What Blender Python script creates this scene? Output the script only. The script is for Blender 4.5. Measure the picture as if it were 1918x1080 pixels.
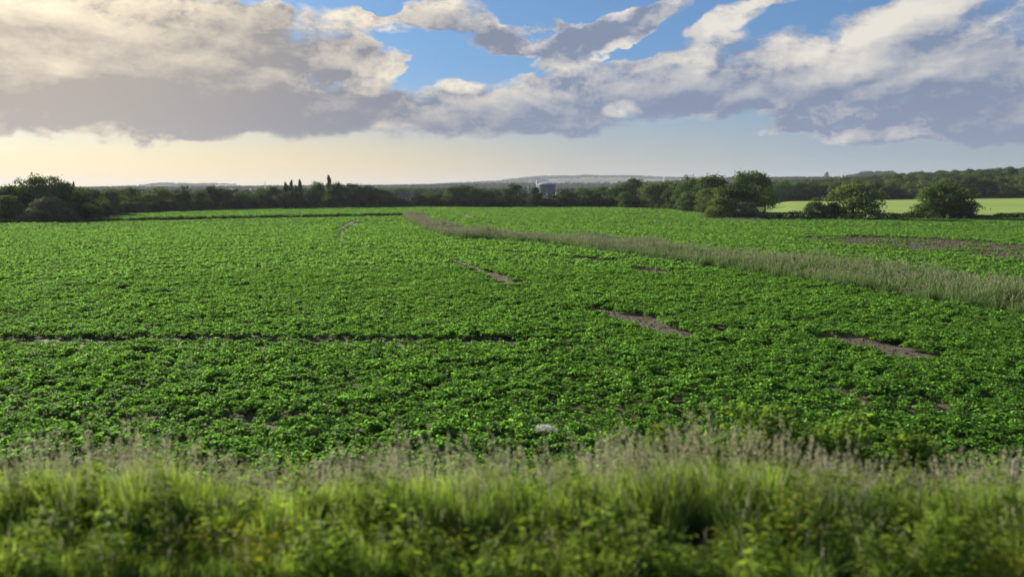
import bpy, math, random
import numpy as np
from mathutils import Vector, Euler, Matrix

# ------------------------------------------------------------------ scene, camera
for o in list(bpy.data.objects):
    bpy.data.objects.remove(o)
SC = bpy.context.scene
COL = SC.collection
R = math.radians
F = 1395.0                     # focal length in photograph pixels (1918 wide)
HZ = 358.0                     # row of the true horizon
PITCH = math.atan((540 - HZ) / F)
EXPOSURE = 1.32
EYE = 6.5                      # eye height above the field

cam = bpy.data.cameras.new('camera')
cam.sensor_width = 36.0
cam.lens = 36.0 * F / 1918.0
cam.clip_start = 0.1
cam.clip_end = 30000.0
cam.dof.use_dof = True
cam.dof.focus_distance = 70.0
cam.dof.aperture_fstop = 0.65
camo = bpy.data.objects.new('camera', cam)
camo.location = (0, 0, EYE)
camo.rotation_euler = (math.pi / 2 - PITCH, 0, 0)
COL.objects.link(camo)
SC.camera = camo

SC.render.engine = 'CYCLES'
SC.cycles.use_denoising = True
SC.cycles.max_bounces = 8
SC.cycles.transparent_max_bounces = 8
SC.cycles.transmission_bounces = 6
SC.cycles.volume_bounces = 0
SC.cycles.sample_clamp_indirect = 6.0
SC.view_settings.view_transform = 'Standard'
SC.view_settings.look = 'None'
SC.view_settings.gamma = 1.0
SC.view_settings.use_curve_mapping = False
SC.view_settings.exposure = EXPOSURE


def pdir(px, py):
    x = (px - 959.0) / F
    y = -(py - 540.0) / F
    c, s = math.cos(PITCH), math.sin(PITCH)
    return Vector((x, c + y * s, -s + y * c))


def ground_at(px, py, z=0.0):
    d = pdir(px, py)
    t = (z - EYE) / d.z
    return d.x * t, d.y * t


def project(x, y, z):
    c, s = math.cos(PITCH), math.sin(PITCH)
    dz = z - EYE
    fw = y * c - dz * s
    up = y * s + dz * c
    return 959.0 + F * x / fw, 540.0 - F * up / fw


def angles(px, py):
    d = pdir(px, py).normalized()
    return math.atan2(d.x, d.y), math.asin(d.z)


# ------------------------------------------------------------------ node helpers
class NT:
    def __init__(self, tree):
        self.t = tree
        self.n = tree.nodes
        self.l = tree.links

    def node(self, typ, **kw):
        n = self.n.new(typ)
        for k, v in kw.items():
            setattr(n, k, v)
        return n

    def put(self, sock, v):
        if hasattr(v, 'links'):
            self.l.new(v, sock)
        elif v is not None:
            if isinstance(v, (tuple, list)) and len(v) == 3 and sock.type == 'RGBA':
                v = (*v, 1.0)
            sock.default_value = v

    def math(self, op, a, b=None, c=None, clamp=False):
        n = self.node('ShaderNodeMath', operation=op, use_clamp=clamp)
        for i, v in enumerate((a, b, c)):
            if v is not None:
                self.put(n.inputs[i], v)
        return n.outputs[0]

    def vmath(self, op, a, b=None, out=0):
        n = self.node('ShaderNodeVectorMath', operation=op)
        self.put(n.inputs[0], a)
        if b is not None:
            if op == 'SCALE':
                self.put(n.inputs[3], b)
            else:
                self.put(n.inputs[1], b)
        return n.outputs[out]

    def smooth(self, v, lo, hi, a=0.0, b=1.0, kind='SMOOTHSTEP'):
        n = self.node('ShaderNodeMapRange', interpolation_type=kind)
        self.put(n.inputs[0], v)
        for i, k in enumerate((lo, hi, a, b)):
            self.put(n.inputs[1 + i], k)
        return n.outputs[0]

    def mix(self, f, a, b, mode='MIX'):
        n = self.node('ShaderNodeMix', data_type='RGBA', blend_type=mode)
        self.put(n.inputs[0], f)
        self.put(n.inputs[6], a)
        self.put(n.inputs[7], b)
        return n.outputs[2]

    def noise(self, vec, scale, detail=5.0, rough=0.55, out=0, dist=0.0, lac=2.0):
        n = self.node('ShaderNodeTexNoise')
        if vec is not None:
            self.l.new(vec, n.inputs['Vector'])
        n.inputs['Scale'].default_value = scale
        n.inputs['Detail'].default_value = detail
        n.inputs['Roughness'].default_value = rough
        n.inputs['Lacunarity'].default_value = lac
        n.inputs['Distortion'].default_value = dist
        return n.outputs[out]

    def ramp(self, v, stops, interp='LINEAR'):
        n = self.node('ShaderNodeValToRGB')
        cr = n.color_ramp
        cr.interpolation = interp
        while len(cr.elements) > 1:
            cr.elements.remove(cr.elements[-1])
        cr.elements[0].position = stops[0][0]
        cr.elements[0].color = (*stops[0][1], 1.0)
        for p, c in stops[1:]:
            e = cr.elements.new(p)
            e.color = (*c, 1.0)
        self.put(n.inputs[0], v)
        return n.outputs[0]


def srgb(r, g, b):
    f = lambda c: (c / 255 / 12.92) if c <= 10 else ((c / 255 + 0.055) / 1.055) ** 2.4
    return f(r), f(g), f(b)


# ------------------------------------------------------------------ sun and sky
SUN_AZ = R(-44.0)              # left of the view axis
SUN_EL = R(19.0)
SUND = Vector((math.sin(SUN_AZ) * math.cos(SUN_EL), math.cos(SUN_AZ) * math.cos(SUN_EL), math.sin(SUN_EL)))
sun = bpy.data.lights.new('sun', 'SUN')
sun.energy = 5.0
sun.color = (1.0, 0.90, 0.74)
sun.angle = R(5.0)
suno = bpy.data.objects.new('sun', sun)
suno.rotation_euler = SUND.to_track_quat('Z', 'Y').to_euler()
suno.location = (-60, 60, 80)
COL.objects.link(suno)

W = bpy.data.worlds.new('World')
SC.world = W
W.use_nodes = True
W.cycles.sampling_method = 'MANUAL'
W.cycles.sample_map_resolution = 512
SKY_STRENGTH = 0.1
SKY_GAMMA = 0.62
SKY_TINT = (0.31, 0.55, 0.88)


def P_sep(T, P, i):
    s = T.node('ShaderNodeSeparateXYZ')
    T.l.new(P, s.inputs[0])
    return s.outputs[i]


# frame (0 level, 1 tilted up to the right, 2 tilted down), px, py, half-width, half-height (photograph pixels), weight, tone (white + / dark -)
CLOUD_BLOBS = [
    # upper left sheet and its glow
    (0, 20, 45, 470, 95, 1.1, -0.06), (0, 50, 16, 200, 34, 0.2, 0.45), (0, 330, 110, 320, 70, 0.5, -0.14), (0, 360, 20, 130, 26, 0.2, 0.12),
    # broken heaps left of centre
    (0, 475, 36, 80, 44, 0.75, -0.35), (0, 600, 34, 120, 26, 0.50, 0.10), (0, 690, 48, 120, 30, 0.62, 0.15), (0, 600, 78, 100, 22, 0.55, -0.30), (0, 560, 122, 170, 30, 0.55, 0.02),
    (0, 690, 118, 90, 36, 0.62, 0.40), (0, 785, 104, 60, 14, 0.50, 0.40),
    # dark heaps top centre
    (0, 835, 22, 100, 40, 0.90, 0.12), (2, 890, 62, 120, 26, 0.62, -0.30), (0, 1000, 62, 90, 34, 0.62, -0.40),
    (1, 1090, 72, 110, 34, 0.80, -0.55), (1, 1200, 44, 100, 28, 0.80, -0.50), (1, 1255, 12, 60, 20, 0.45, 0.30), (1, 1140, 96, 80, 14, 0.30, 0.45), (0, 1160, 26, 30, 12, 0.15, 0.35),
    # bright heaps right
    (1, 1320, 80, 90, 46, 0.85, 0.22), (1, 1385, 28, 90, 24, 0.70, 0.24), (0, 1450, 88, 80, 36, 0.85, 0.24), (0, 1470, 4, 130, 12, 0.5, 0.25),
    (1, 1610, 78, 130, 60, 0.90, 0.22), (1, 1720, 12, 120, 44, 0.70, 0.18), (0, 1830, 70, 190, 80, 0.75, -0.08), (1, 1880, 40, 110, 22, 0.2, 0.35), (0, 1700, 108, 120, 16, 0.2, 0.30),
    # heads along the top of the bank
    (0, 1060, 124, 100, 20, 0.45, 0.42), (0, 850, 158, 60, 16, 0.45, 0.5), (0, 930, 146, 60, 12, 0.3, 0.4), (0, 1210, 120, 70, 16, 0.3, 0.35),
    # lower right sheet
    (0, 1860, 228, 360, 42, 0.95, -0.28), (1, 1590, 196, 170, 22, 0.35, 0.32), (0, 1590, 250, 150, 16, 0.30, 0.35),
    (0, 700, 212, 620, 52, 0.25, -0.24), (0, 1330, 176, 330, 44, 0.25, -0.22), (0, 250, 190, 420, 60, 0.2, -0.10),
    # small gaps and bright openings in the bank
    (0, 1180, 206, 44, 20, -0.20, 0.75), (0, 735, 248, 40, 16, -0.25, 0.5), (0, 150, 248, 70, 18, -0.25, 0.35),
    (0, 880, 118, 150, 24, -0.40, 0), (1, 1262, 56, 30, 60, -0.45, 0), (0, 960, 10, 70, 24, -0.55, 0), (1, 1480, 34, 60, 20, -0.50, 0), (0, 720, 14, 50, 18, -0.5, 0),
]
FRAMES = (0.0, 0.38, -0.22)


def density_group():
    """Large cloud forms over (azimuth, elevation): one long grey bank and the heaps above it."""
    g = bpy.data.node_groups.new('cloud_forms', 'ShaderNodeTree')
    g.interface.new_socket('P', in_out='INPUT', socket_type='NodeSocketVector')
    g.interface.new_socket('Density', in_out='OUTPUT', socket_type='NodeSocketFloat')
    g.interface.new_socket('Tone', in_out='OUTPUT', socket_type='NodeSocketFloat')
    T = NT(g)
    gi = T.node('NodeGroupInput')
    go = T.node('NodeGroupOutput')
    Q = gi.outputs[0]
    sx = T.node('ShaderNodeSeparateXYZ')
    g.links.new(Q, sx.inputs[0])
    u, v = sx.outputs[0], sx.outputs[1]
    U0, U1 = -1.0, 1.0
    un = T.smooth(u, U0, U1, 0.0, 1.0, 'LINEAR')

    def curve(pts):
        stops = []
        for px, py in pts:
            a, e = angles(px, py)
            stops.append(((a - U0) / (U1 - U0), (e * 2.0,) * 3))
        return T.math('MULTIPLY', T.ramp(un, stops, 'B_SPLINE'), 0.5)
    bot = curve(BANK_LOW)
    top = curve(BANK_TOP)
    b1 = T.smooth(T.math('SUBTRACT', v, bot), -0.018, 0.030)
    b2 = T.smooth(T.math('SUBTRACT', top, v), -0.020, 0.030)
    acc = T.math('MULTIPLY', T.math('MULTIPLY', b1, b2), 1.15)
    frames = [Q]
    for sl in FRAMES[1:]:
        cb = T.node('ShaderNodeCombineXYZ')
        g.links.new(u, cb.inputs[0])
        g.links.new(T.math('MULTIPLY_ADD', u, -sl, v), cb.inputs[1])
        frames.append(cb.outputs[0])
    tone = None
    for fr, px, py, rx, ry, wt, tn in CLOUD_BLOBS:
        a, e = angles(px, py)
        e -= FRAMES[fr] * a
        n = T.node('ShaderNodeVectorMath', operation='MULTIPLY_ADD')
        g.links.new(frames[fr], n.inputs[0])
        n.inputs[1].default_value = (F / rx, F / ry, 0)
        n.inputs[2].default_value = (-a * F / rx, -e * F / ry, 0)
        d = T.vmath('DOT_PRODUCT', n.outputs[0], n.outputs[0], out=1)
        k = T.smooth(d, 1.3, 0.0)
        acc = T.math('MULTIPLY_ADD', k, wt, acc)
        if tn:
            tone = T.math('MULTIPLY_ADD', k, tn, tone if tone is not None else 0.0)
    far = T.smooth(T.math('ABSOLUTE', u), 0.85, 1.3, 0.0, 0.42)
    high = T.smooth(v, 0.28, 0.45, 0.0, 0.40)
    acc = T.math('ADD', acc, T.math('MAXIMUM', far, high))
    g.links.new(acc, go.inputs[0])
    g.links.new(tone, go.inputs[1])
    return g


BANK_LOW = [(-450, 262), (0, 262), (300, 268), (600, 270), (900, 266), (1050, 260), (1250, 240), (1400, 220), (1520, 205), (1700, 215), (1900, 235), (2400, 235)]
BANK_TOP = [(-450, 20), (0, 78), (250, 84), (480, 128), (620, 150), (760, 168), (880, 156), (1000, 140), (1150, 126), (1300, 110), (1450, 104), (1600, 98), (1800, 84), (2400, 60)]


def build_world():
    T = NT(W.node_tree)
    T.n.clear()
    out = T.node('ShaderNodeOutputWorld')
    bg = T.node('ShaderNodeBackground')
    bg.inputs[1].default_value = SKY_STRENGTH
    T.l.new(bg.outputs[0], out.inputs[0])
    sky = T.node('ShaderNodeTexSky', sky_type='NISHITA')
    sky.sun_disc = False
    sky.sun_elevation = SUN_EL
    sky.sun_rotation = SUN_AZ
    sky.altitude = 50
    sky.air_density = 1.0
    sky.dust_density = 1.0
    sky.ozone_density = 1.6
    tc = T.node('ShaderNodeTexCoord')
    D = tc.outputs['Generated']
    s = T.node('ShaderNodeSeparateXYZ')
    T.l.new(D, s.inputs[0])
    u = T.math('ARCTAN2', s.outputs[0], s.outputs[1])
    v = T.math('ARCSINE', s.outputs[2])
    cb = T.node('ShaderNodeCombineXYZ')
    T.l.new(u, cb.inputs[0])
    T.l.new(v, cb.inputs[1])
    P = cb.outputs[0]
    PS = T.vmath('MULTIPLY', P, (1.0, 1.75, 1.0))

    def noise2(vec, scale, detail, rough, out=0):
        o = T.noise(vec, scale, detail, rough, out)
        o.node.noise_dimensions = '2D'
        return o
    wv = noise2(PS, 9.0, 3.0, 0.62, out=1)
    wv = T.vmath('MULTIPLY', T.vmath('SUBTRACT', wv, (0.5, 0.5, 0.5)), (0.075, 0.042, 0.0))
    Q = T.vmath('ADD', P, wv)
    grp = density_group()
    SH = (-0.012, 0.019, 0.0)

    def forms(vec):
        g = T.node('ShaderNodeGroup')
        g.node_tree = grp
        T.l.new(vec, g.inputs[0])
        return g.outputs
    m1, tone = forms(Q)[:2]
    m2 = forms(T.vmath('ADD', Q, tuple(2.0 * x for x in SH)))[0]
    QS = T.vmath('MULTIPLY', T.vmath('ADD', P, T.vmath('SCALE', wv, 0.35)), (1.0, 1.75, 1.0))
    n1 = noise2(QS, 14.0, 8.0, 0.67)
    n2 = noise2(T.vmath('ADD', QS, (SH[0] * 0.7, SH[1] * 1.2, 0.0)), 14.0, 6.0, 0.67)
    AMP = 1.7
    d = T.math('SUBTRACT', T.math('MULTIPLY_ADD', T.math('SUBTRACT', n1, 0.5), AMP, m1), 0.38)
    soft = noise2(PS, 5.0, 2.0, 0.5)
    alpha = T.smooth(d, -0.04, T.smooth(soft, 0.35, 0.65, 0.22, 0.75))
    rim = T.smooth(d, 1.05, 0.40, 0.34, 1.0)
    lit = T.math('MULTIPLY', T.math('MULTIPLY', T.math('SUBTRACT', n1, n2), 3.0), rim)
    lit = T.math('MULTIPLY_ADD', T.math('SUBTRACT', m1, m2), 0.34, lit)
    thin = T.smooth(d, 0.05, 0.40, 0.50, 0.0)
    cosang = T.vmath('DOT_PRODUCT', D, tuple(SUND), out=1)
    near = T.smooth(cosang, 0.62, 1.0)
    near3 = T.math('POWER', near, 4.0)
    L = T.math('ADD', T.math('ADD', lit, tone), T.math('ADD', thin, 0.23))
    L = T.math('MULTIPLY', L, 0.84)
    streak = noise2(T.vmath('MULTIPLY', P, (1.0, 3.2, 1.0)), 8.0, 6.0, 0.68)
    L = T.math('MULTIPLY_ADD', T.math('SUBTRACT', streak, 0.5), 0.50, L, clamp=True)
    k = 1.0 / SKY_STRENGTH / 2.0 ** EXPOSURE
    sc3 = lambda c, m=1.0: tuple(x * k * m for x in c)
    shadow = T.mix(near, sc3(srgb(126, 141, 168)), sc3(srgb(136, 132, 133)))
    bright = T.mix(near, sc3(srgb(234, 228, 217)), sc3(srgb(255, 240, 210)))
    cloud = T.mix(L, shadow, bright)
    cloud = T.mix(T.math('MULTIPLY', near3, 0.26), cloud, sc3((1.0, 0.80, 0.50)), 'ADD')
    gm = T.node('ShaderNodeGamma')
    T.l.new(T.vmath('SCALE', sky.outputs[0], SKY_STRENGTH), gm.inputs[0])
    gm.inputs[1].default_value = SKY_GAMMA
    base = T.vmath('MULTIPLY', gm.outputs[0], sc3(SKY_TINT))
    # low evening haze in the sky, warmer towards the sun
    hcol = T.ramp(T.smooth(cosang, 0.2, 1.0, 0.0, 1.0, 'LINEAR'), [(0.0, sc3(srgb(160, 172, 178))), (0.25, sc3(srgb(174, 183, 184))), (0.55, sc3(srgb(203, 192, 166))), (0.8, sc3(srgb(255, 218, 136), 1.08)), (1.0, sc3(srgb(255, 218, 134), 1.5))])
    base = T.mix(T.smooth(v, 0.16, -0.02, 0.0, 0.92), base, hcol)
    col = T.mix(alpha, base, cloud)
    T.l.new(col, bg.inputs[0])


build_world()

# ------------------------------------------------------------------ mesh helpers
rng = np.random.default_rng(7)
random.seed(7)


def tag(o, label=None, cat=None, group=None, kind=None):
    if label:
        o['label'] = label
    if cat:
        o['category'] = cat
    if group:
        o['group'] = group
    if kind:
        o['kind'] = kind
    return o


def mesh_np(name, V, Fc, mats=(), midx=None, smooth=False):
    """V (n,3); Fc list of (k,3|4) index arrays or one array."""
    me = bpy.data.meshes.new(name)
    V = np.asarray(V, dtype=np.float32)
    arrs = Fc if isinstance(Fc, list) else [Fc]
    arrs = [np.asarray(a, dtype=np.int32) for a in arrs if len(a)]
    loops = np.concatenate([a.ravel() for a in arrs])
    sizes = np.concatenate([np.full(len(a), a.shape[1], dtype=np.int32) for a in arrs])
    starts = np.concatenate([[0], np.cumsum(sizes)[:-1]]).astype(np.int32)
    me.vertices.add(len(V))
    me.vertices.foreach_set('co', V.ravel())
    me.loops.add(len(loops))
    me.loops.foreach_set('vertex_index', loops)
    me.polygons.add(len(sizes))
    me.polygons.foreach_set('loop_start', starts)
    me.polygons.foreach_set('loop_total', sizes)
    if midx is not None:
        me.polygons.foreach_set('material_index', np.asarray(midx, dtype=np.int32))
    if smooth:
        me.polygons.foreach_set('use_smooth', np.ones(len(sizes), dtype=bool))
    for m in mats:
        me.materials.append(m)
    me.update(calc_edges=True)
    return me


class MB:
    """Collects simple solids into one mesh."""
    def __init__(self):
        self.V, self.F4, self.F3 = [], [], []

    def box(self, c, s, rz=0.0):
        n = len(self.V)
        cr, sr = math.cos(rz), math.sin(rz)
        for dz in (-.5, .5):
            for dx, dy in ((-.5, -.5), (.5, -.5), (.5, .5), (-.5, .5)):
                x, y = dx * s[0], dy * s[1]
                self.V.append((c[0] + x * cr - y * sr, c[1] + x * sr + y * cr, c[2] + dz * s[2]))
        for q in ((0, 3, 2, 1), (4, 5, 6, 7), (0, 1, 5, 4), (1, 2, 6, 5), (2, 3, 7, 6), (3, 0, 4, 7)):
            self.F4.append([n + i for i in q])
        return self

    def tube(self, pts, radii, seg=6, caps=True):
        rings = []
        for i, p in enumerate(pts):
            p = Vector(p)
            a = Vector(pts[max(i - 1, 0)])
            b = Vector(pts[min(i + 1, len(pts) - 1)])
            t = (b - a).normalized()
            ref = Vector((1, 0, 0)) if abs(t.x) < 0.8 else Vector((0, 1, 0))
            n1 = t.cross(ref).normalized()
            n2 = t.cross(n1)
            r0 = len(self.V)
            for k in range(seg):
                an = 2 * math.pi * k / seg
                q = p + (n1 * math.cos(an) + n2 * math.sin(an)) * radii[i]
                self.V.append(tuple(q))
            rings.append(r0)
        for a, b in zip(rings[:-1], rings[1:]):
            for k in range(seg):
                self.F4.append([a + k, a + (k + 1) % seg, b + (k + 1) % seg, b + k])
        if caps:
            for r0, z in ((rings[0], 0), (rings[-1], 1)):
                c = len(self.V)
                self.V.append(tuple(pts[0] if z == 0 else pts[-1]))
                for k in range(seg):
                    self.F3.append([c, r0 + k, r0 + (k + 1) % seg])
        return self

    def tri(self, a, b, c):
        n = len(self.V)
        self.V += [a, b, c]
        self.F3.append([n, n + 1, n + 2])

    def quad(self, a, b, c, d):
        n = len(self.V)
        self.V += [a, b, c, d]
        self.F4.append([n, n + 1, n + 2, n + 3])

    def mesh(self, name, mat, smooth=False):
        fs = []
        if self.F4:
            fs.append(np.array(self.F4))
        if self.F3:
            fs.append(np.array(self.F3))
        return mesh_np(name, np.array(self.V), fs, [mat], smooth=smooth)


def add(name, me, parent=None, loc=None, coll=None):
    o = bpy.data.objects.new(name, me)
    (coll or COL).objects.link(o)
    if parent is not None:
        o.parent = parent
    if loc is not None:
        o.location = loc
    return o


def empty(name, loc, rz=0.0):
    o = bpy.data.objects.new(name, None)
    o.location = loc
    o.rotation_euler = (0, 0, rz)
    o.empty_display_size = 0.2
    COL.objects.link(o)
    return o


# ------------------------------------------------------------------ materials
def new_mat(name):
    m = bpy.data.materials.new(name)
    m.use_nodes = True
    T = NT(m.node_tree)
    T.n.clear()
    out = T.node('ShaderNodeOutputMaterial')
    return m, T, out


def leaf_mat(name, col, var=0.35, trans=0.45, rough=0.45, spec=0.35, warm=(1.15, 1.05, 0.5), use_obj=False, inst=0.25, tmul=1.6, tcol=(1.05, 1.0, 0.55)):
    """Leaf: reflects, lets light through, each leaf a little different."""
    m, T, out = new_mat(name)
    geo = T.node('ShaderNodeNewGeometry')
    oi = T.node('ShaderNodeObjectInfo')
    base = oi.outputs['Color'] if use_obj else col
    rnd = geo.outputs['Random Per Island']
    f = T.smooth(rnd, 0.0, 1.0, 1.0 - var, 1.0 + var, 'LINEAR')
    f = T.math('MULTIPLY', f, T.smooth(oi.outputs['Random'], 0.0, 1.0, 1.0 - inst, 1.0 + inst, 'LINEAR'))
    c = T.vmath('SCALE', base, f)
    w = T.math('FRACT', T.math('MULTIPLY', T.math('ADD', rnd, oi.outputs['Random']), 7.31))
    c = T.mix(T.math('MULTIPLY', w, 0.55), c, T.vmath('MULTIPLY', c, warm))
    p = T.node('ShaderNodeBsdfPrincipled')
    T.l.new(c, p.inputs['Base Color'])
    p.inputs['Roughness'].default_value = rough
    p.inputs['Specular IOR Level'].default_value = spec
    tr = T.node('ShaderNodeBsdfTranslucent')
    T.l.new(T.vmath('MULTIPLY', c, tuple(tmul * q for q in tcol)), tr.inputs[0])
    mx = T.node('ShaderNodeMixShader')
    mx.inputs[0].default_value = trans
    T.l.new(p.outputs[0], mx.inputs[1])
    T.l.new(tr.outputs[0], mx.inputs[2])
    T.l.new(mx.outputs[0], out.inputs[0])
    return m


def plain_mat(name, col, rough=0.8, noise=0.0, scale=4.0, metal=0.0, bump=0.0, col2=None):
    m, T, out = new_mat(name)
    p = T.node('ShaderNodeBsdfPrincipled')
    p.inputs['Roughness'].default_value = rough
    p.inputs['Metallic'].default_value = metal
    p.inputs['Specular IOR Level'].default_value = 0.3
    if noise > 0 or col2:
        tc = T.node('ShaderNodeTexCoord')
        n = T.noise(tc.outputs['Object'], scale, 6.0, 0.6)
        c2 = col2 or tuple(x * (1 - noise) for x in col)
        c = T.mix(T.smooth(n, 0.3, 0.7), col, c2)
        T.l.new(c, p.inputs['Base Color'])
        if bump:
            b = T.node('ShaderNodeBump')
            b.inputs['Strength'].default_value = bump
            T.l.new(n, b.inputs['Height'])
            T.l.new(b.outputs[0], p.inputs['Normal'])
    else:
        p.inputs['Base Color'].default_value = (*col, 1)
    T.l.new(p.outputs[0], out.inputs[0])
    return m


M = {}
M['tree_leaf'] = leaf_mat('tree_leaf', None, 0.35, 0.22, 0.8, 0.04, use_obj=True, inst=0.12, tmul=1.3)
M['wood_leaf'] = leaf_mat('wood_leaf', (0.058, 0.092, 0.030), 0.35, 0.18, 0.85, 0.04, inst=0.60, tmul=1.2)
M['bark'] = plain_mat('bark', (0.09, 0.075, 0.055), 0.9, 0.45, 12.0, bump=0.4)
M['crop'] = leaf_mat('crop_leaf', (0.074, 0.176, 0.034), 0.34, 0.52, 0.65, 0.10, warm=(1.40, 1.08, 0.6), inst=0.22, tmul=1.9, tcol=(0.98, 1.0, 0.62))
M['crop_far'] = leaf_mat('crop_leaf_far', (0.086, 0.186, 0.044), 0.22, 0.54, 0.75, 0.08, warm=(1.25, 1.05, 0.6), inst=0.14, tmul=1.9, tcol=(0.98, 1.0, 0.62))  # same crop, paler and more translucent: haze and backlight put into the colour
M['blade'] = leaf_mat('grass_blade', (0.128, 0.215, 0.050), 0.35, 0.45, 0.6, 0.15, warm=(1.35, 1.05, 0.65), inst=0.35, tmul=1.8)
M['seed'] = leaf_mat('grass_seed', (0.31, 0.32, 0.215), 0.25, 0.35, 0.8, 0.1, warm=(1.08, 0.94, 0.85), inst=0.25, tmul=1.0, tcol=(1, 1, .9))
M['strip_blade'] = leaf_mat('meadow_blade', (0.078, 0.142, 0.048), 0.30, 0.38, 0.6, 0.2, warm=(1.35, 1.08, 0.8), inst=0.40, tmul=1.4, tcol=(1, 1, .65))
M['strip_seed'] = leaf_mat('meadow_seed', (0.215, 0.240, 0.150), 0.25, 0.3, 0.8, 0.1, warm=(1.15, 0.98, 0.8), inst=0.25, tmul=1.0, tcol=(1, 1, .9))
M['weed'] = leaf_mat('weed_leaf', (0.145, 0.235, 0.042), 0.35, 0.45, 0.75, 0.08, warm=(1.35, 1.08, 0.6), inst=0.35, tmul=1.6)
M['weed_yellow'] = leaf_mat('weed_leaf_yellow', (0.20, 0.24, 0.03), 0.25, 0.42, 0.75, 0.08, warm=(1.2, 1.05, 0.6), inst=0.2, tmul=1.6)
M['shrub_leaf'] = leaf_mat('shrub_leaf', (0.088, 0.160, 0.032), 0.40, 0.42, 0.65, 0.12, warm=(1.25, 1.03, 0.65), inst=0.15, tmul=1.6)
M['stem'] = plain_mat('green_stem', (0.12, 0.15, 0.05), 0.7, 0.3, 30.0)
M['petal'] = plain_mat('white_petal', (0.78, 0.77, 0.70), 0.7)
M['soil'] = plain_mat('field_soil', (0.088, 0.068, 0.044), 0.95, 0.45, 1.6, bump=0.8)
M['ballast'] = plain_mat('ballast_stone', (0.095, 0.088, 0.078), 0.9, 0.45, 9.0, bump=0.3)
M['verge_soil'] = plain_mat('verge_soil', (0.060, 0.058, 0.035), 0.95, 0.5, 3.0, bump=0.6)
M['post'] = plain_mat('weathered_wood', (0.14, 0.125, 0.11), 0.9, 0.4, 20.0, bump=0.3)
M['wire'] = plain_mat('fence_wire', (0.20, 0.20, 0.20), 0.5, metal=0.8)
M['white_wall'] = plain_mat('white_render', (0.74, 0.73, 0.70), 0.8, 0.12, 0.6)
M['brick_wall'] = plain_mat('brick_wall', (0.30, 0.17, 0.12), 0.9, 0.3, 2.0)
M['roof'] = plain_mat('slate_roof', (0.13, 0.12, 0.125), 0.8, 0.3, 1.5)
M['roof_pale'] = plain_mat('pale_roof', (0.50, 0.48, 0.46), 0.7, 0.2, 0.8)
M['glass'] = plain_mat('window_glass', (0.05, 0.06, 0.07), 0.15)
M['door'] = plain_mat('door_paint', (0.10, 0.14, 0.12), 0.5)
M['tank_blue'] = plain_mat('blue_steel', (0.028, 0.080, 0.115), 0.7, 0.2, 0.3)
M['tank_band'] = plain_mat('dark_blue_steel', (0.03, 0.06, 0.11), 0.5)
M['tank_roof'] = plain_mat('pale_steel', (0.34, 0.37, 0.43), 0.4, 0.15, 0.3)
M['chimney'] = plain_mat('white_steel', (0.72, 0.72, 0.70), 0.5, 0.1, 0.5)
M['steel'] = plain_mat('galvanised_steel', (0.40, 0.41, 0.42), 0.5, metal=0.3)
M['clod'] = plain_mat('soil_clod', (0.110, 0.082, 0.052), 0.95, 0.5, 14.0, bump=0.5)
M['orange'] = plain_mat('orange_plastic', (0.45, 0.12, 0.03), 0.5, 0.3, 20.0)


def land_mat(name, greens, wood, scale):
    m, T, out = new_mat(name)
    tc = T.node('ShaderNodeTexCoord')
    v = T.node('ShaderNodeTexVoronoi', feature='F1')
    v.inputs['Scale'].default_value = scale
    wv = T.vmath('SCALE', T.noise(tc.outputs['Object'], 0.004, 2.0, 0.5, out=1), 60.0)
    T.l.new(T.vmath('ADD', tc.outputs['Object'], wv), v.inputs['Vector'])
    s = T.node('ShaderNodeSeparateXYZ')
    T.l.new(v.outputs['Color'], s.inputs[0])
    n = len(greens)
    c = T.ramp(s.outputs[0], [(i / n, g) for i, g in enumerate(greens)], 'CONSTANT')
    nz = T.noise(tc.outputs['Object'], 0.02, 6.0, 0.65)
    c = T.mix(T.smooth(nz, 0.50, 0.60, 0.0, 0.75), c, wood)
    n2 = T.noise(tc.outputs['Object'], 0.7, 5.0, 0.6)
    c = T.mix(T.smooth(n2, 0.3, 0.7, 0.0, 0.30), c, (0.02, 0.03, 0.01))
    p = T.node('ShaderNodeBsdfPrincipled')
    p.inputs['Roughness'].default_value = 0.95
    p.inputs['Specular IOR Level'].default_value = 0.1
    T.l.new(c, p.inputs['Base Color'])
    T.l.new(p.outputs[0], out.inputs[0])
    return m


M['land'] = land_mat('farmland', [(0.085, 0.13, 0.04), (0.12, 0.155, 0.05), (0.065, 0.105, 0.035), (0.22, 0.20, 0.11), (0.09, 0.14, 0.045), (0.06, 0.085, 0.03)], (0.035, 0.055, 0.022), 0.0045)


def sunlit_field_mat():
    m, T, out = new_mat('sunlit_field_green')
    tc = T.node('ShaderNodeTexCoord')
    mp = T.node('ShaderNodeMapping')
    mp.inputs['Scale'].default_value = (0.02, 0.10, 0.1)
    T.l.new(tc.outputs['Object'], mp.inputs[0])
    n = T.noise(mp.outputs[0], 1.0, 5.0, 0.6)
    c = T.mix(T.smooth(n, 0.35, 0.65), (0.25, 0.32, 0.070), (0.17, 0.26, 0.058))  # sunshine on this field put into a paler yellow-green base colour
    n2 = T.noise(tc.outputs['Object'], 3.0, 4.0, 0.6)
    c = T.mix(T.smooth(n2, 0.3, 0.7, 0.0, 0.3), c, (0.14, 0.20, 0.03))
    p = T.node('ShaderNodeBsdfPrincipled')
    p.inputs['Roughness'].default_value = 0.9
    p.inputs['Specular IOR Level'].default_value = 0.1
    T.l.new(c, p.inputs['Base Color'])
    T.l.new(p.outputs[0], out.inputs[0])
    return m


M['sunlit_green'] = sunlit_field_mat()

# ------------------------------------------------------------------ terrain
AZ = lambda px: angles(px, HZ)[0]


def ztab(rr, pts):
    az = np.array([AZ(p[0]) for p in pts])
    z = np.array([EYE + (HZ - p[1]) / F * rr * math.cos(AZ(p[0])) for p in pts])
    return az, z


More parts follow.
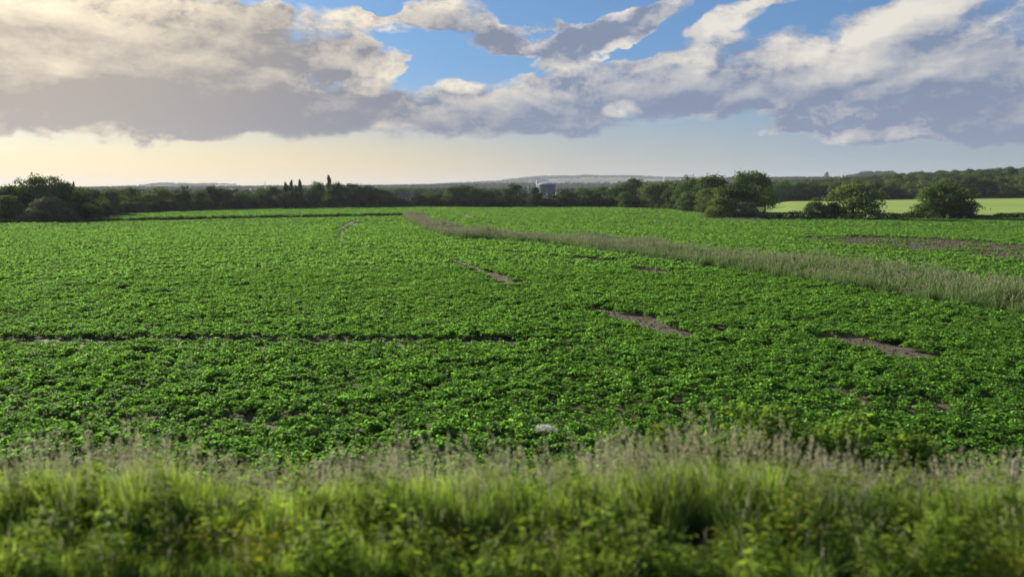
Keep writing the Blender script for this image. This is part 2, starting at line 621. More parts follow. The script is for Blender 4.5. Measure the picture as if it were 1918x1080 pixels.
FAR = ztab(5200, [(-500, 352), (0, 351), (150, 355), (270, 349), (300, 345), (360, 346), (420, 345), (480, 348), (600, 351), (700, 351), (800, 348), (880, 344), (930, 342), (960, 339), (1010, 334), (1080, 333), (1095, 331), (1130, 332), (1180, 331), (1230, 333), (1300, 334), (1500, 336), (2600, 337)])
MID = ztab(2300, [(-500, 361), (0, 361), (300, 358), (480, 355), (600, 353), (700, 352), (800, 351), (850, 349), (900, 349), (1040, 350), (1120, 350), (1200, 348), (1250, 345), (1300, 342), (1350, 339), (1400, 338), (1500, 336), (1560, 336), (1600, 331), (1612, 326), (1670, 325), (1682, 331), (1750, 335), (2600, 335)])
RIGHT = ztab(760, [(-500, 366), (0, 366), (1000, 366), (1300, 364), (1500, 358), (1600, 353), (1640, 351), (1700, 345), (1800, 341), (1918, 336), (2600, 326)])
RISE = ztab(400, [(-500, 372), (0, 372), (700, 376), (1350, 382), (1440, 378), (1660, 375), (1918, 371.5), (2600, 366)])


def H(x, y):
    x = np.asarray(x, float)
    y = np.asarray(y, float)
    r = np.hypot(x, y)
    az = np.arctan2(x, y)
    it = lambda t: np.interp(az, t[0], t[1])
    side = np.clip((az - AZ(1380)) / (AZ(1480) - AZ(1380)), 0, 1)
    zr = it(RISE) * side + (-2.5) * (1 - side)
    zero = np.zeros_like(az)
    start = 340 * (1 - side) + 190 * side
    nodes_r = [zero, start, start * 0 + 410, zero + 760, zero + 1400, zero + 2300, zero + 3600, zero + 5200, zero + 7000, zero + 9000]
    zm = it(MID)
    zf = it(FAR)
    nodes_z = [zero, zero, zr, it(RIGHT), zm * 0.25 + it(RIGHT) * 0.3 - 4, zm, zm * 0.55 + 2, zf, zf * 0.5, zero - 5]
    z = np.full_like(az, -5.0)
    for i in range(len(nodes_r) - 1):
        t = np.clip((r - nodes_r[i]) / (nodes_r[i + 1] - nodes_r[i]), 0, 1)
        s = t * t * (3 - 2 * t)
        m = (r >= nodes_r[i]) & (r <= nodes_r[i + 1])
        z = np.where(m, nodes_z[i] * (1 - s) + nodes_z[i + 1] * s, z)
    # gentle undulation far away
    und = np.sin(x * 0.0031 + 1.3) * np.cos(y * 0.0023 + x * 0.0011) * 5.0
    z = z + und * np.clip((r - 900) / 1200, 0, 1)
    return z


def hz(x, y):
    return float(H(np.array([x]), np.array([y]))[0])


def build_ground():
    az = np.concatenate([np.linspace(-math.pi, -0.9, 60)[:-1], np.linspace(-0.9, 0.9, 300), np.linspace(0.9, math.pi, 60)[1:-1]])
    rr = np.concatenate([[3, 10, 30, 60], np.linspace(100, 480, 40), np.geomspace(500, 9000, 80)])
    A, Rr = np.meshgrid(az, rr)
    X, Y = Rr * np.sin(A), Rr * np.cos(A)
    Z = H(X, Y)
    V = np.stack([X, Y, Z], -1).reshape(-1, 3)
    n, k = len(rr), len(az)
    i, j = np.meshgrid(np.arange(n - 1), np.arange(k), indexing='ij')
    j2 = (j + 1) % k
    q = np.stack([i * k + j, i * k + j2, (i + 1) * k + j2, (i + 1) * k + j], -1).reshape(-1, 4)[:, ::-1]
    c = len(V)
    V = np.vstack([V, [[0, 0, 0]]])
    jj = np.arange(k)
    t = np.stack([np.full(k, c), jj, (jj + 1) % k], -1)[:, ::-1]
    o = add('ground', mesh_np('ground', V, [q, t], [M['land']], smooth=True))
    tag(o, kind='structure')


build_ground()


def polyline(pts):
    """pixel polyline on the flat field -> ground points"""
    return np.array([ground_at(px, py) for px, py in pts])


# far limit of the crop, as a function of azimuth
LIMIT = polyline([(-900, 424), (-300, 422), (0, 418), (150, 415), (178, 411), (222, 402), (400, 394), (700, 388.5), (1130, 388), (1262, 393.5), (1335, 403), (1430, 411.5), (1918, 411), (2500, 412), (3200, 414)])
LIM_AZ = np.arctan2(LIMIT[:, 0], LIMIT[:, 1])
LIM_R = np.hypot(LIMIT[:, 0], LIMIT[:, 1])
TOE = 12.6                      # foot of the embankment


def fan_sheet(name, azs, r0, r1, nr, dz, mat):
    t = np.linspace(0, 1, nr)[:, None] ** 1.6
    Rr = r0[None, :] * (1 - t) + r1[None, :] * t
    A = np.broadcast_to(azs[None, :], Rr.shape)
    X, Y = Rr * np.sin(A), Rr * np.cos(A)
    Z = H(X, Y) + dz
    V = np.stack([X, Y, Z], -1).reshape(-1, 3)
    k = len(azs)
    i, j = np.meshgrid(np.arange(nr - 1), np.arange(k - 1), indexing='ij')
    q = np.stack([i * k + j, i * k + j + 1, (i + 1) * k + j + 1, (i + 1) * k + j], -1).reshape(-1, 4)[:, ::-1]
    o = add(name, mesh_np(name, V, q, [mat], smooth=True))
    return tag(o, kind='structure')


azs = np.linspace(R(-62), R(62), 200)
fan_sheet('crop_field', azs, (TOE - 0.8) / np.cos(azs), np.interp(azs, LIM_AZ, LIM_R), 60, 0.04, M['soil'])
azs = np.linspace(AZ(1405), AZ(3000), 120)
fan_sheet('sunlit_field', azs, np.full(120, 186.0), np.full(120, 402.0) + 6 * np.sin(azs * 40), 60, 0.10, M['sunlit_green'])  # own sheet for the field painted as a sunlit patch

# railway embankment under the camera
def embankment():
    prof = [(-14, 0.0), (-8.0, 3.35), (-3.0, 3.42), (5.55, 3.42), (5.75, 3.36), (7.0, 3.32), (TOE, -0.02)]
    xs = np.concatenate([np.linspace(-700, -30, 30), np.linspace(-28, 28, 113), np.linspace(30, 700, 30)])
    ys, zs = [], []
    for (y0, z0), (y1, z1) in zip(prof[:-1], prof[1:]):
        n = max(2, int((y1 - y0) / 0.5))
        for k in range(n):
            ys.append(y0 + (y1 - y0) * k / n)
            zs.append(z0 + (z1 - z0) * k / n)
    ys.append(prof[-1][0])
    zs.append(prof[-1][1])
    ys, zs = np.array(ys), np.array(zs)
    X, Y = np.meshgrid(xs, ys)
    Z = np.repeat(zs[:, None], len(xs), 1)
    Z = Z + np.where((Y > 5.9) & (Y < TOE - .4), 0.10 * np.sin(X * 1.7 + Y * 2.1) + 0.06 * np.sin(X * 4.3 - Y), 0)
    V = np.stack([X, Y, Z], -1).reshape(-1, 3)
    n, k = X.shape
    i, j = np.meshgrid(np.arange(n - 1), np.arange(k - 1), indexing='ij')
    q = np.stack([i * k + j, i * k + j + 1, (i + 1) * k + j + 1, (i + 1) * k + j], -1).reshape(-1, 4)
    yc = (Y[:-1, :-1] + Y[1:, :-1]).ravel() / 2
    o = add('railway_embankment', mesh_np('railway_embankment', V, q, [M['verge_soil'], M['ballast']], midx=(yc < 5.6) & (yc > -8)))
    tag(o, kind='structure')


embankment()


def verge_z(y):
    return float(np.interp(y, [-8, 5.55, 5.75, 7.0, TOE], [3.4, 3.42, 3.36, 3.32, 0.0]))


# ------------------------------------------------------------------ scattering (only for what nobody could count)
def scatter(name, pts, rot, scl, vid, variants, label, cat, obj_kind='stuff'):
    me = bpy.data.meshes.new(name)
    pts = np.asarray(pts, np.float32)
    me.vertices.add(len(pts))
    me.vertices.foreach_set('co', pts.ravel())
    a = me.attributes.new('rot', 'FLOAT_VECTOR', 'POINT')
    a.data.foreach_set('vector', np.asarray(rot, np.float32).ravel())
    a = me.attributes.new('scl', 'FLOAT_VECTOR', 'POINT')
    a.data.foreach_set('vector', np.asarray(scl, np.float32).ravel())
    a = me.attributes.new('vid', 'INT', 'POINT')
    a.data.foreach_set('value', np.asarray(vid, np.int32))
    o = add(name, me)
    coll = bpy.data.collections.new(name + '_kinds')
    for i, vm in enumerate(variants):
        v = bpy.data.objects.new('%s_kind_%02d' % (name, i), vm)
        coll.objects.link(v)
    ng = bpy.data.node_groups.new(name, 'GeometryNodeTree')
    ng.interface.new_socket('Geometry', in_out='INPUT', socket_type='NodeSocketGeometry')
    ng.interface.new_socket('Geometry', in_out='OUTPUT', socket_type='NodeSocketGeometry')
    N, Lk = ng.nodes, ng.links
    gi, go = N.new('NodeGroupInput'), N.new('NodeGroupOutput')
    ci = N.new('GeometryNodeCollectionInfo')
    ci.inputs['Collection'].default_value = coll
    ci.inputs['Separate Children'].default_value = True
    ci.inputs['Reset Children'].default_value = True
    ip = N.new('GeometryNodeInstanceOnPoints')
    ip.inputs['Pick Instance'].default_value = True

    def attr(nm, typ):
        n = N.new('GeometryNodeInputNamedAttribute')
        n.data_type = typ
        n.inputs['Name'].default_value = nm
        return n.outputs['Attribute']
    Lk.new(gi.outputs[0], ip.inputs['Points'])
    Lk.new(ci.outputs[0], ip.inputs['Instance'])
    Lk.new(attr('vid', 'INT'), ip.inputs['Instance Index'])
    er = N.new('FunctionNodeEulerToRotation')
    Lk.new(attr('rot', 'FLOAT_VECTOR'), er.inputs[0])
    Lk.new(er.outputs[0], ip.inputs['Rotation'])
    Lk.new(attr('scl', 'FLOAT_VECTOR'), ip.inputs['Scale'])
    Lk.new(ip.outputs[0], go.inputs[0])
    md = o.modifiers.new('scatter', 'NODES')
    md.node_group = ng
    tag(o, label, cat, kind=obj_kind)
    return o


def leaves_np(C, Nrm, L, Wd, rg, droop=0.0, fold=0.25):
    """Pointed folded leaves: centre base C, direction along the leaf = Nrm-ish tangent. 4 verts, 2 tris each."""
    n = len(C)
    Nrm = Nrm / np.maximum(np.linalg.norm(Nrm, axis=1, keepdims=True), 1e-6)
    t = rg.normal(size=(n, 3))
    t = t - (t * Nrm).sum(1, keepdims=True) * Nrm
    t /= np.maximum(np.linalg.norm(t, axis=1, keepdims=True), 1e-6)
    b = np.cross(Nrm, t)
    L = np.asarray(L).reshape(-1, 1)
    Wd = np.asarray(Wd).reshape(-1, 1)
    p0 = C - t * L * 0.5
    p1 = C + b * Wd * 0.5 + Nrm * Wd * fold * 0.5
    p2 = C + t * L * 0.5
    p3 = C - b * Wd * 0.5 + Nrm * Wd * fold * 0.5
    V = np.stack([p0, p1, p2, p3], 1).reshape(-1, 3)
    k = np.arange(n)[:, None] * 4
    T3 = np.concatenate([k + np.array([[0, 1, 2]]), k + np.array([[0, 2, 3]])], 0)
    return V, T3


def vnoise(x, y, cell, seed):
    """smooth value noise 0..1"""
    g = np.random.default_rng(seed).random((64, 64))
    fx, fy = np.asarray(x) / cell, np.asarray(y) / cell
    ix, iy = np.floor(fx).astype(int), np.floor(fy).astype(int)
    tx, ty = fx - ix, fy - iy
    tx, ty = tx * tx * (3 - 2 * tx), ty * ty * (3 - 2 * ty)
    a = lambda i, j: g[(ix + i) % 64, (iy + j) % 64]
    return (a(0, 0) * (1 - tx) + a(1, 0) * tx) * (1 - ty) + (a(0, 1) * (1 - tx) + a(1, 1) * tx) * ty


def inside(x, y, poly):
    x, y = np.asarray(x), np.asarray(y)
    res = np.zeros(x.shape, bool)
    n = len(poly)
    for i in range(n):
        x0, y0 = poly[i]
        x1, y1 = poly[(i + 1) % n]
        if y0 == y1:
            continue
        c = ((y0 > y) != (y1 > y)) & (x < (x1 - x0) * (y - y0) / (y1 - y0) + x0)
        res ^= c
    return res


def seg_dist(x, y, a, b):
    ax, ay = a
    dx, dy = b[0] - ax, b[1] - ay
    t = np.clip(((x - ax) * dx + (y - ay) * dy) / (dx * dx + dy * dy + 1e-9), 0, 1)
    return np.hypot(x - ax - t * dx, y - ay - t * dy)


# ------------------------------------------------------------------ layout of the field
STRIP_NEAR = polyline([(757, 408), (772, 420), (800, 434), (835, 446), (872, 450), (950, 453), (1080, 466), (1180, 481), (1300, 499), (1400, 513), (1500, 529), (1600, 546), (1700, 563), (1800, 580), (1918, 598), (2150, 632), (2500, 680)])
STRIP_FAR = polyline([(785, 406), (800, 415), (830, 428), (870, 437), (915, 441), (1000, 446), (1100, 454), (1200, 464), (1300, 473), (1400, 483), (1500, 492), (1600, 503), (1700, 517), (1800, 531), (1918, 548), (2150, 578), (2500, 620)])
STRIP_POLY = np.vstack([STRIP_NEAR, STRIP_FAR[::-1]])
DITCH = polyline([(-700, 426), (-200, 422), (0, 419.5), (200, 416.5), (480, 410.5), (762, 405)])
BARE_POLY = polyline([(1478, 446), (1600, 444), (1720, 447), (1918, 458), (2100, 470), (2100, 500), (1918, 492), (1790, 480), (1650, 466), (1540, 456)])
YARD = polyline([(1296, 402), (1330, 406), (1420, 412), (1432, 417), (1380, 416), (1325, 411)])
RUTS = []
for a, b, w in [((1112, 583), (1190, 604), .50), ((1190, 604), (1280, 634), .55), ((1175, 596), (1215, 600), .55), ((1572, 640), (1640, 655), .85), ((1640, 655), (1708, 673), .70),
                ((912, 512), (944, 529), .48), ((944, 536), (978, 532), .45), ((1095, 487), (1135, 491), 1.1), ((1198, 507), (1238, 513), .8),
                ((1520, 722), (1625, 762), .10), ((1730, 752), (1775, 776), .14), ((1340, 624), (1402, 626), .26), ((825, 482), (906, 514), .30),
                ((624, 435), (664, 415.5), .36), ((636, 456), (640, 436), .24), ((640, 436), (674, 418), .36),
                ((866, 403), (884, 409), .7), ((884, 409), (925, 414.5), .7), ((1187, 402.5), (1217, 401), 1.6), ((1200, 409), (1222, 411), 1.2), ((895, 471), (980, 476), .5)]:
    RUTS.append((ground_at(*a), ground_at(*b), w))
TRACK = ((-60.0, 31.9), (2.6, 31.2))
RUTS.append(((-12.0, 20.0), (-3.0, 20.5), 0.10))


def crop_ok(x, y, rg):
    r = np.hypot(x, y)
    az = np.arctan2(x, y)
    ok = (y > TOE + 0.3) & (r < np.interp(az, LIM_AZ, LIM_R) - 1.0)
    ok &= ~inside(x, y, STRIP_POLY) & ~inside(x, y, YARD)
    for a, b in zip(DITCH[:-1], DITCH[1:]):
        ok &= seg_dist(x, y, a, b) > 2.2
    for a, b, w in RUTS:
        wob = 0.75 + 0.5 * vnoise(x, y, 0.9, 3)
        ok &= seg_dist(x, y, a, b) > w * wob * 1.15 + 0.17
    ok &= seg_dist(x, y, *TRACK) > 0.66
    bare = inside(x, y, BARE_POLY)
    patch = vnoise(x, y, 2.4, 11)
    ok &= ~(bare & ((patch < 0.72) & (rg.random(len(x)) < 0.90)))
    n2 = vnoise(x, y, 1.7, 5) * 0.6 + vnoise(x, y, 0.8, 6) * 0.4
    ok &= ~((n2 < 0.16) & (r < 60))
    return ok


# ------------------------------------------------------------------ crop plants
def ovate(C, Dr, Up, L, Wd, rg):
    """Broad leaves with 6 points: C base, Dr direction, Up face normal."""
    n = len(C)
    Dr = Dr / np.linalg.norm(Dr, axis=1, keepdims=True)
    S = np.cross(Dr, Up)
    S /= np.maximum(np.linalg.norm(S, axis=1, keepdims=True), 1e-6)
    Nn = np.cross(S, Dr)
    L, Wd = L[:, None], Wd[:, None]
    cup = 0.22
    p = [C, C + Dr * L * .35 + S * Wd * .5 + Nn * Wd * cup, C + Dr * L * .75 + S * Wd * .36 + Nn * (Wd * cup - L * .06),
         C + Dr * L - Nn * L * .22, C + Dr * L * .75 - S * Wd * .36 + Nn * (Wd * cup - L * .06), C + Dr * L * .35 - S * Wd * .5 + Nn * Wd * cup]
    V = np.stack(p, 1).reshape(-1, 3)
    k = np.arange(n)[:, None] * 6
    T3 = np.concatenate([k + np.array([t]) for t in ([0, 1, 2], [0, 2, 3], [0, 3, 4], [0, 4, 5])], 0)
    return V, T3


def crop_plant(seed, n, lsize, mat, name):
    rg = np.random.default_rng(seed)
    # leaves over a low uneven dome made of a few shoots
    m = 5
    cx = rg.normal(0, .10, (m, 2))
    ch = rg.uniform(.24, .40, m)
    k = rg.integers(0, m, n)
    th = rg.uniform(0, 2 * np.pi, n)
    ph = np.arccos(rg.uniform(-.05, 1.0, n))
    rr = rg.uniform(.10, .17, n)
    C = np.stack([cx[k, 0] + rr * np.sin(ph) * np.cos(th), cx[k, 1] + rr * np.sin(ph) * np.sin(th), np.maximum(.04, ch[k] - .13 + rr * np.cos(ph) * .9)], 1)
    Dr = np.stack([np.cos(th), np.sin(th), rg.uniform(-.25, .55, n)], 1) + rg.normal(0, .35, (n, 3))
    Up = np.stack([np.cos(th) * .35, np.sin(th) * .35, np.ones(n)], 1) + rg.normal(0, .35, (n, 3))
    L = rg.uniform(.8, 1.25, n) * lsize
    V, T3 = ovate(C - Dr * .03, Dr, Up, L, L * rg.uniform(.6, .8, n), rg)
    return mesh_np(name, V, T3, [mat])


near_kinds = [crop_plant(100 + i, 124, 0.086, M['crop'], 'crop_plant') for i in range(8)]
far_kinds = [crop_plant(200 + i, 44, 0.150, M['crop_far'], 'crop_plant_far') for i in range(6)]


def crop(name, r0, r1, dw, dl, sc, kinds, seed, label):
    rg = np.random.default_rng(seed)
    d = np.array([-0.35, 1.0]) / math.hypot(.35, 1)
    w = np.array([d[1], -d[0]])
    ext = r1 * 1.15
    A = np.arange(-ext, ext, dw)
    B = np.arange(-ext * .2, ext * 1.05, dl)
    a, b = np.meshgrid(A, B)
    a, b = a.ravel(), b.ravel()
    a = a + rg.normal(0, dw * .11, len(a))
    b = b + rg.uniform(-dl * .5, dl * .5, len(b))
    x = a * w[0] + b * d[0]
    y = a * w[1] + b * d[1]
    r = np.hypot(x, y)
    az = np.arctan2(x, y)
    m = (r >= r0) & (r < r1) & (np.abs(az) < R(46))
    x, y, r = x[m], y[m], r[m]
    m = crop_ok(x, y, rg)
    x, y, r = x[m], y[m], r[m]
    n = len(x)
    big = 0.62 + 0.5 * vnoise(x, y, 1.3, 21) + 0.22 * vnoise(x, y, 6.0, 22)
    s = sc * big * rg.uniform(.85, 1.18, n)
    bare = inside(x, y, BARE_POLY)
    s = np.where(bare, s * .7, s)
    z = H(x, y) + 0.03
    pts = np.stack([x, y, z], 1)
    rot = np.stack([rg.normal(0, .10, n), rg.normal(0, .10, n), rg.uniform(0, 6.28, n)], 1)
    hz_ = 0.88 / sc
    scl = np.stack([s, s, s * hz_], 1)
    scatter(name, pts, rot, scl, rg.integers(0, len(kinds), n), kinds, label, 'crop')
    return n


CN = [crop('crop_plants', 12, 62, .54, .30, 1.04, near_kinds, 1, 'dense leafy green crop covering the near half of the field'),
      crop('crop_plants', 62, 140, .64, .55, 1.2, far_kinds, 2, 'leafy green crop in the middle distance of the field'),
      crop('crop_plants', 140, 350, 1.0, .9, 1.6, far_kinds, 3, 'smooth bright green crop at the far end of the field')]


def soil_clods():
    rg = np.random.default_rng(19)
    xs, ys = [], []
    for a, b, w in RUTS:
        l = math.hypot(b[0] - a[0], b[1] - a[1])
        if a[1] > 75:
            continue
        n = int(min(l, 40) * w * 60)
        u = rg.random(n)
        xs.append(a[0] + (b[0] - a[0]) * u + rg.uniform(-w, w, n) * 1.3)
        ys.append(a[1] + (b[1] - a[1]) * u + rg.uniform(-w, w, n) * 1.3)
    x0, y0 = BARE_POLY.min(0)
    x1, y1 = BARE_POLY.max(0)
    x, y = rg.uniform(x0, x1, 9000), rg.uniform(y0, y1, 9000)
    m = inside(x, y, BARE_POLY)
    xs.append(x[m])
    ys.append(y[m])
    x, y = np.concatenate(xs), np.concatenate(ys)
    kinds = []
    for i in range(4):
        r2 = np.random.default_rng(380 + i)
        P = np.array([(0, 0, .8), (.9, 0, .3), (.28, .85, .3), (-.72, .53, .3), (-.72, -.53, .3), (.28, -.85, .3), (0, 0, -.6)]) * r2.uniform(.65, 1.3, (7, 1)) * .045
        fc = np.array([(0, 1, 2), (0, 2, 3), (0, 3, 4), (0, 4, 5), (0, 5, 1), (6, 2, 1), (6, 3, 2), (6, 4, 3), (6, 5, 4), (6, 1, 5)])
        kinds.append(mesh_np('soil_clod', P, fc, [M['clod']]))
    n = len(x)
    s_ = rg.uniform(.3, 1.5, n) * np.where(y > 60, 2.0, 1.0)
    scatter('soil_clods', np.stack([x, y, np.full(n, .045)], 1), rg.uniform(0, 6.28, (n, 3)), np.stack([s_, s_, s_], 1), rg.integers(0, 4, n), kinds, 'brown soil clods in the bare wheel ruts of the crop', 'soil')


soil_clods()


# ------------------------------------------------------------------ grasses
def tuft(seed, n, h, rad, nseed, mats, name, width=0.006, lean=0.25, seedsize=0.012):
    rg = np.random.default_rng(seed)
    V, F3, mi = [], [], []
    nv = 0
    lean0 = rg.normal(0, .12, 2)
    for i in range(n + nseed):
        sd = i >= n
        hh = h * (rg.uniform(.85, 1.15) if sd else rg.uniform(.35, .85))
        a = rg.uniform(0, 2 * np.pi)
        r0 = rad * math.sqrt(rg.random())
        bx, by = r0 * math.cos(a), r0 * math.sin(a)
        la = rg.uniform(0, 2 * np.pi)
        lm = (rg.uniform(.3, 1.0) * lean * (0.5 if sd else 1.0)) * hh
        lx, ly = lm * math.cos(la) + lean0[0] * hh, lm * math.sin(la) + lean0[1] * hh
        wa = rg.uniform(0, np.pi)
        wx, wy = math.cos(wa), math.sin(wa)
        w = width * (0.5 if sd else rg.uniform(.7, 1.5))
        pts = []
        for t in (0, .4, .75, 1.0):
            pts.append((bx + lx * t ** 2, by + ly * t ** 2, hh * (t - (0 if sd else .18) * t ** 3)))
        k = nv
        for t, p in zip((1, .9, .6), pts[:3]):
            V += [(p[0] - wx * w * t, p[1] - wy * w * t, p[2]), (p[0] + wx * w * t, p[1] + wy * w * t, p[2])]
        V.append(pts[3])
        F3 += [(k, k + 1, k + 3), (k, k + 3, k + 2), (k + 2, k + 3, k + 5), (k + 2, k + 5, k + 4), (k + 4, k + 5, k + 6)]
        mi += [1 if sd else 0] * 5
        nv += 7
        if sd:
            p2, p3 = np.array(pts[2]), np.array(pts[3])
            for j in range(16):
                t = rg.uniform(0.1, 1.05)
                c = p2 + (p3 - p2) * t
                c = c + rg.normal(0, seedsize * (1.25 - t) * 1.6, 3)
                d = rg.normal(size=3)
                d[2] = abs(d[2]) + .6
                d /= np.linalg.norm(d)
                e = rg.normal(size=3)
                e -= (e @ d) * d
                e /= np.linalg.norm(e)
                sl = seedsize * rg.uniform(.8, 1.6)
                V += [tuple(c - d * sl), tuple(c + e * sl * .4), tuple(c + d * sl), tuple(c - e * sl * .4)]
                F3 += [(nv, nv + 1, nv + 2), (nv, nv + 2, nv + 3)]
                mi += [1, 1]
                nv += 4
    return mesh_np(name, np.array(V), np.array(F3), mats, midx=mi)


def weed(seed, h, n, ls, mat, name, spread=.10):
    """Upright leafy weed: stem with whorls of toothed-looking leaves."""
    rg = np.random.default_rng(seed)
    z = np.sort(rg.uniform(.12, 1.0, n)) * h
    a = np.arange(n) * 2.4 + rg.normal(0, .3, n)
    taper = 1.1 - .6 * (z / h)
    C = np.stack([rg.normal(0, .02, n), rg.normal(0, .02, n), z], 1)
    Dr = np.stack([np.cos(a), np.sin(a), rg.uniform(-.35, .35, n)], 1)
    Up = np.stack([-.2 * np.cos(a), -.2 * np.sin(a), np.ones(n)], 1) + rg.normal(0, .2, (n, 3))
    L = ls * taper * rg.uniform(.8, 1.2, n)
    C = C + Dr * (spread * taper)[:, None] * rg.uniform(.1, 1, n)[:, None]
    V, T3 = ovate(C, Dr, Up, L, L * .5, rg)
    return mesh_np(name, V, T3, [mat])


def scatter_grass(name, x, y, z, s, variants, seed, label, cat='grass', vid=None):
    rg = np.random.default_rng(seed)
    n = len(x)
    rot = np.stack([rg.normal(0, .10, n), rg.normal(0, .10, n), rg.uniform(0, 6.28, n)], 1)
    scl = np.stack([s ** .5, s ** .5, s], 1)
    if vid is None:
        vid = rg.integers(0, len(variants), n)
    return scatter(name, np.stack([x, y, z], 1), rot, scl, vid, variants, label, cat)


def build_verge():
    rg = np.random.default_rng(31)
    kinds = [tuft(300 + i, 46, .78, .16, (0, 1, 3, 5, 2, 4)[i], [M['blade'], M['seed']], 'verge_tuft', width=.0052, seedsize=.0105) for i in range(6)]
    XS, YS, SS, ID = [], [], [], []
    for y0, y1, dens in ((5.42, 6.3, 44), (6.3, 8.4, 40), (8.4, TOE - .2, 16)):
        n = int(26 * (y1 - y0) * dens)
        x = rg.uniform(-13, 13, n)
        y = rg.uniform(y0, y1, n)
        hm = .46 + .72 * vnoise(x, y, 1.2, 41) + .18 * vnoise(x, y, .35, 42)
        gap = vnoise(x, y, .8, 43)
        if y0 < 6:
            hm *= .62
        keep = (gap > .22) if y0 < 6.2 else (gap > .10)
        v = np.where(y < 6.35, rg.integers(0, 2, n), rg.integers(0, 6, n))
        XS.append(x[keep]); YS.append(y[keep]); SS.append(hm[keep] * rg.uniform(.8, 1.15, keep.sum())); ID.append(v[keep])
    x, y, s, v = map(np.concatenate, (XS, YS, SS, ID))
    z = np.array([verge_z(q) for q in y]) - .02
    scatter_grass('verge_grass', x, y, z, s, kinds, 32, 'tall seeding grass along the near trackside bank', vid=v)
    wk = [weed(330 + i, (.42, .55, .50, .62)[i], (30, 38, 34, 44)[i], .11, M['weed'], 'verge_weed') for i in range(4)]
    wk += [weed(340 + i, .36, 30, .085, M['weed_yellow'], 'verge_weed_yellow') for i in range(2)]
    n = 1150
    x = rg.uniform(-13, 13, n)
    y = 5.45 + rg.uniform(0, 1, n) ** 1.6 * 3.2
    dn = vnoise(x, y, .9, 51)
    m = dn > .38
    x, y = x[m], y[m]
    yel = vnoise(x, y, 1.3, 52) > .66
    v = np.where(yel & (y < 6.6), rg.integers(4, 6, len(x)), rg.integers(0, 4, len(x)))
    z = np.array([verge_z(q) for q in y]) - .02
    scatter_grass('verge_weeds', x, y, z, rg.uniform(.6, 1.15, len(x)), wk, 33, 'leafy green and yellow weeds among the trackside grass', 'weeds', vid=v)
    # ballast stones at the very bottom edge
    sk = []
    for i in range(4):
        r2 = np.random.default_rng(360 + i)
        P = np.array([(0, 0, 1), (.9, 0, .3), (.28, .85, .3), (-.72, .53, .3), (-.72, -.53, .3), (.28, -.85, .3), (0, 0, -.6)]) * r2.uniform(.75, 1.2, (7, 1)) * .035
        fc = np.array([(0, 1, 2), (0, 2, 3), (0, 3, 4), (0, 4, 5), (0, 5, 1), (6, 2, 1), (6, 3, 2), (6, 4, 3), (6, 5, 4), (6, 1, 5)])
        sk.append(mesh_np('ballast_stone', P, fc, [M['ballast']]))
    n = 9000
    x, y = rg.uniform(-13, 13, n), rg.uniform(3.6, 5.75, n)
    s = rg.uniform(.6, 1.5, n)
    rot = rg.uniform(0, 6.28, (n, 3))
    scatter('ballast', np.stack([x, y, np.full(n, 3.42) + rg.uniform(-.01, .03, n)], 1), rot, np.stack([s, s, s], 1), rg.integers(0, 4, n), sk, 'grey track ballast at the bottom edge', 'gravel')


build_verge()


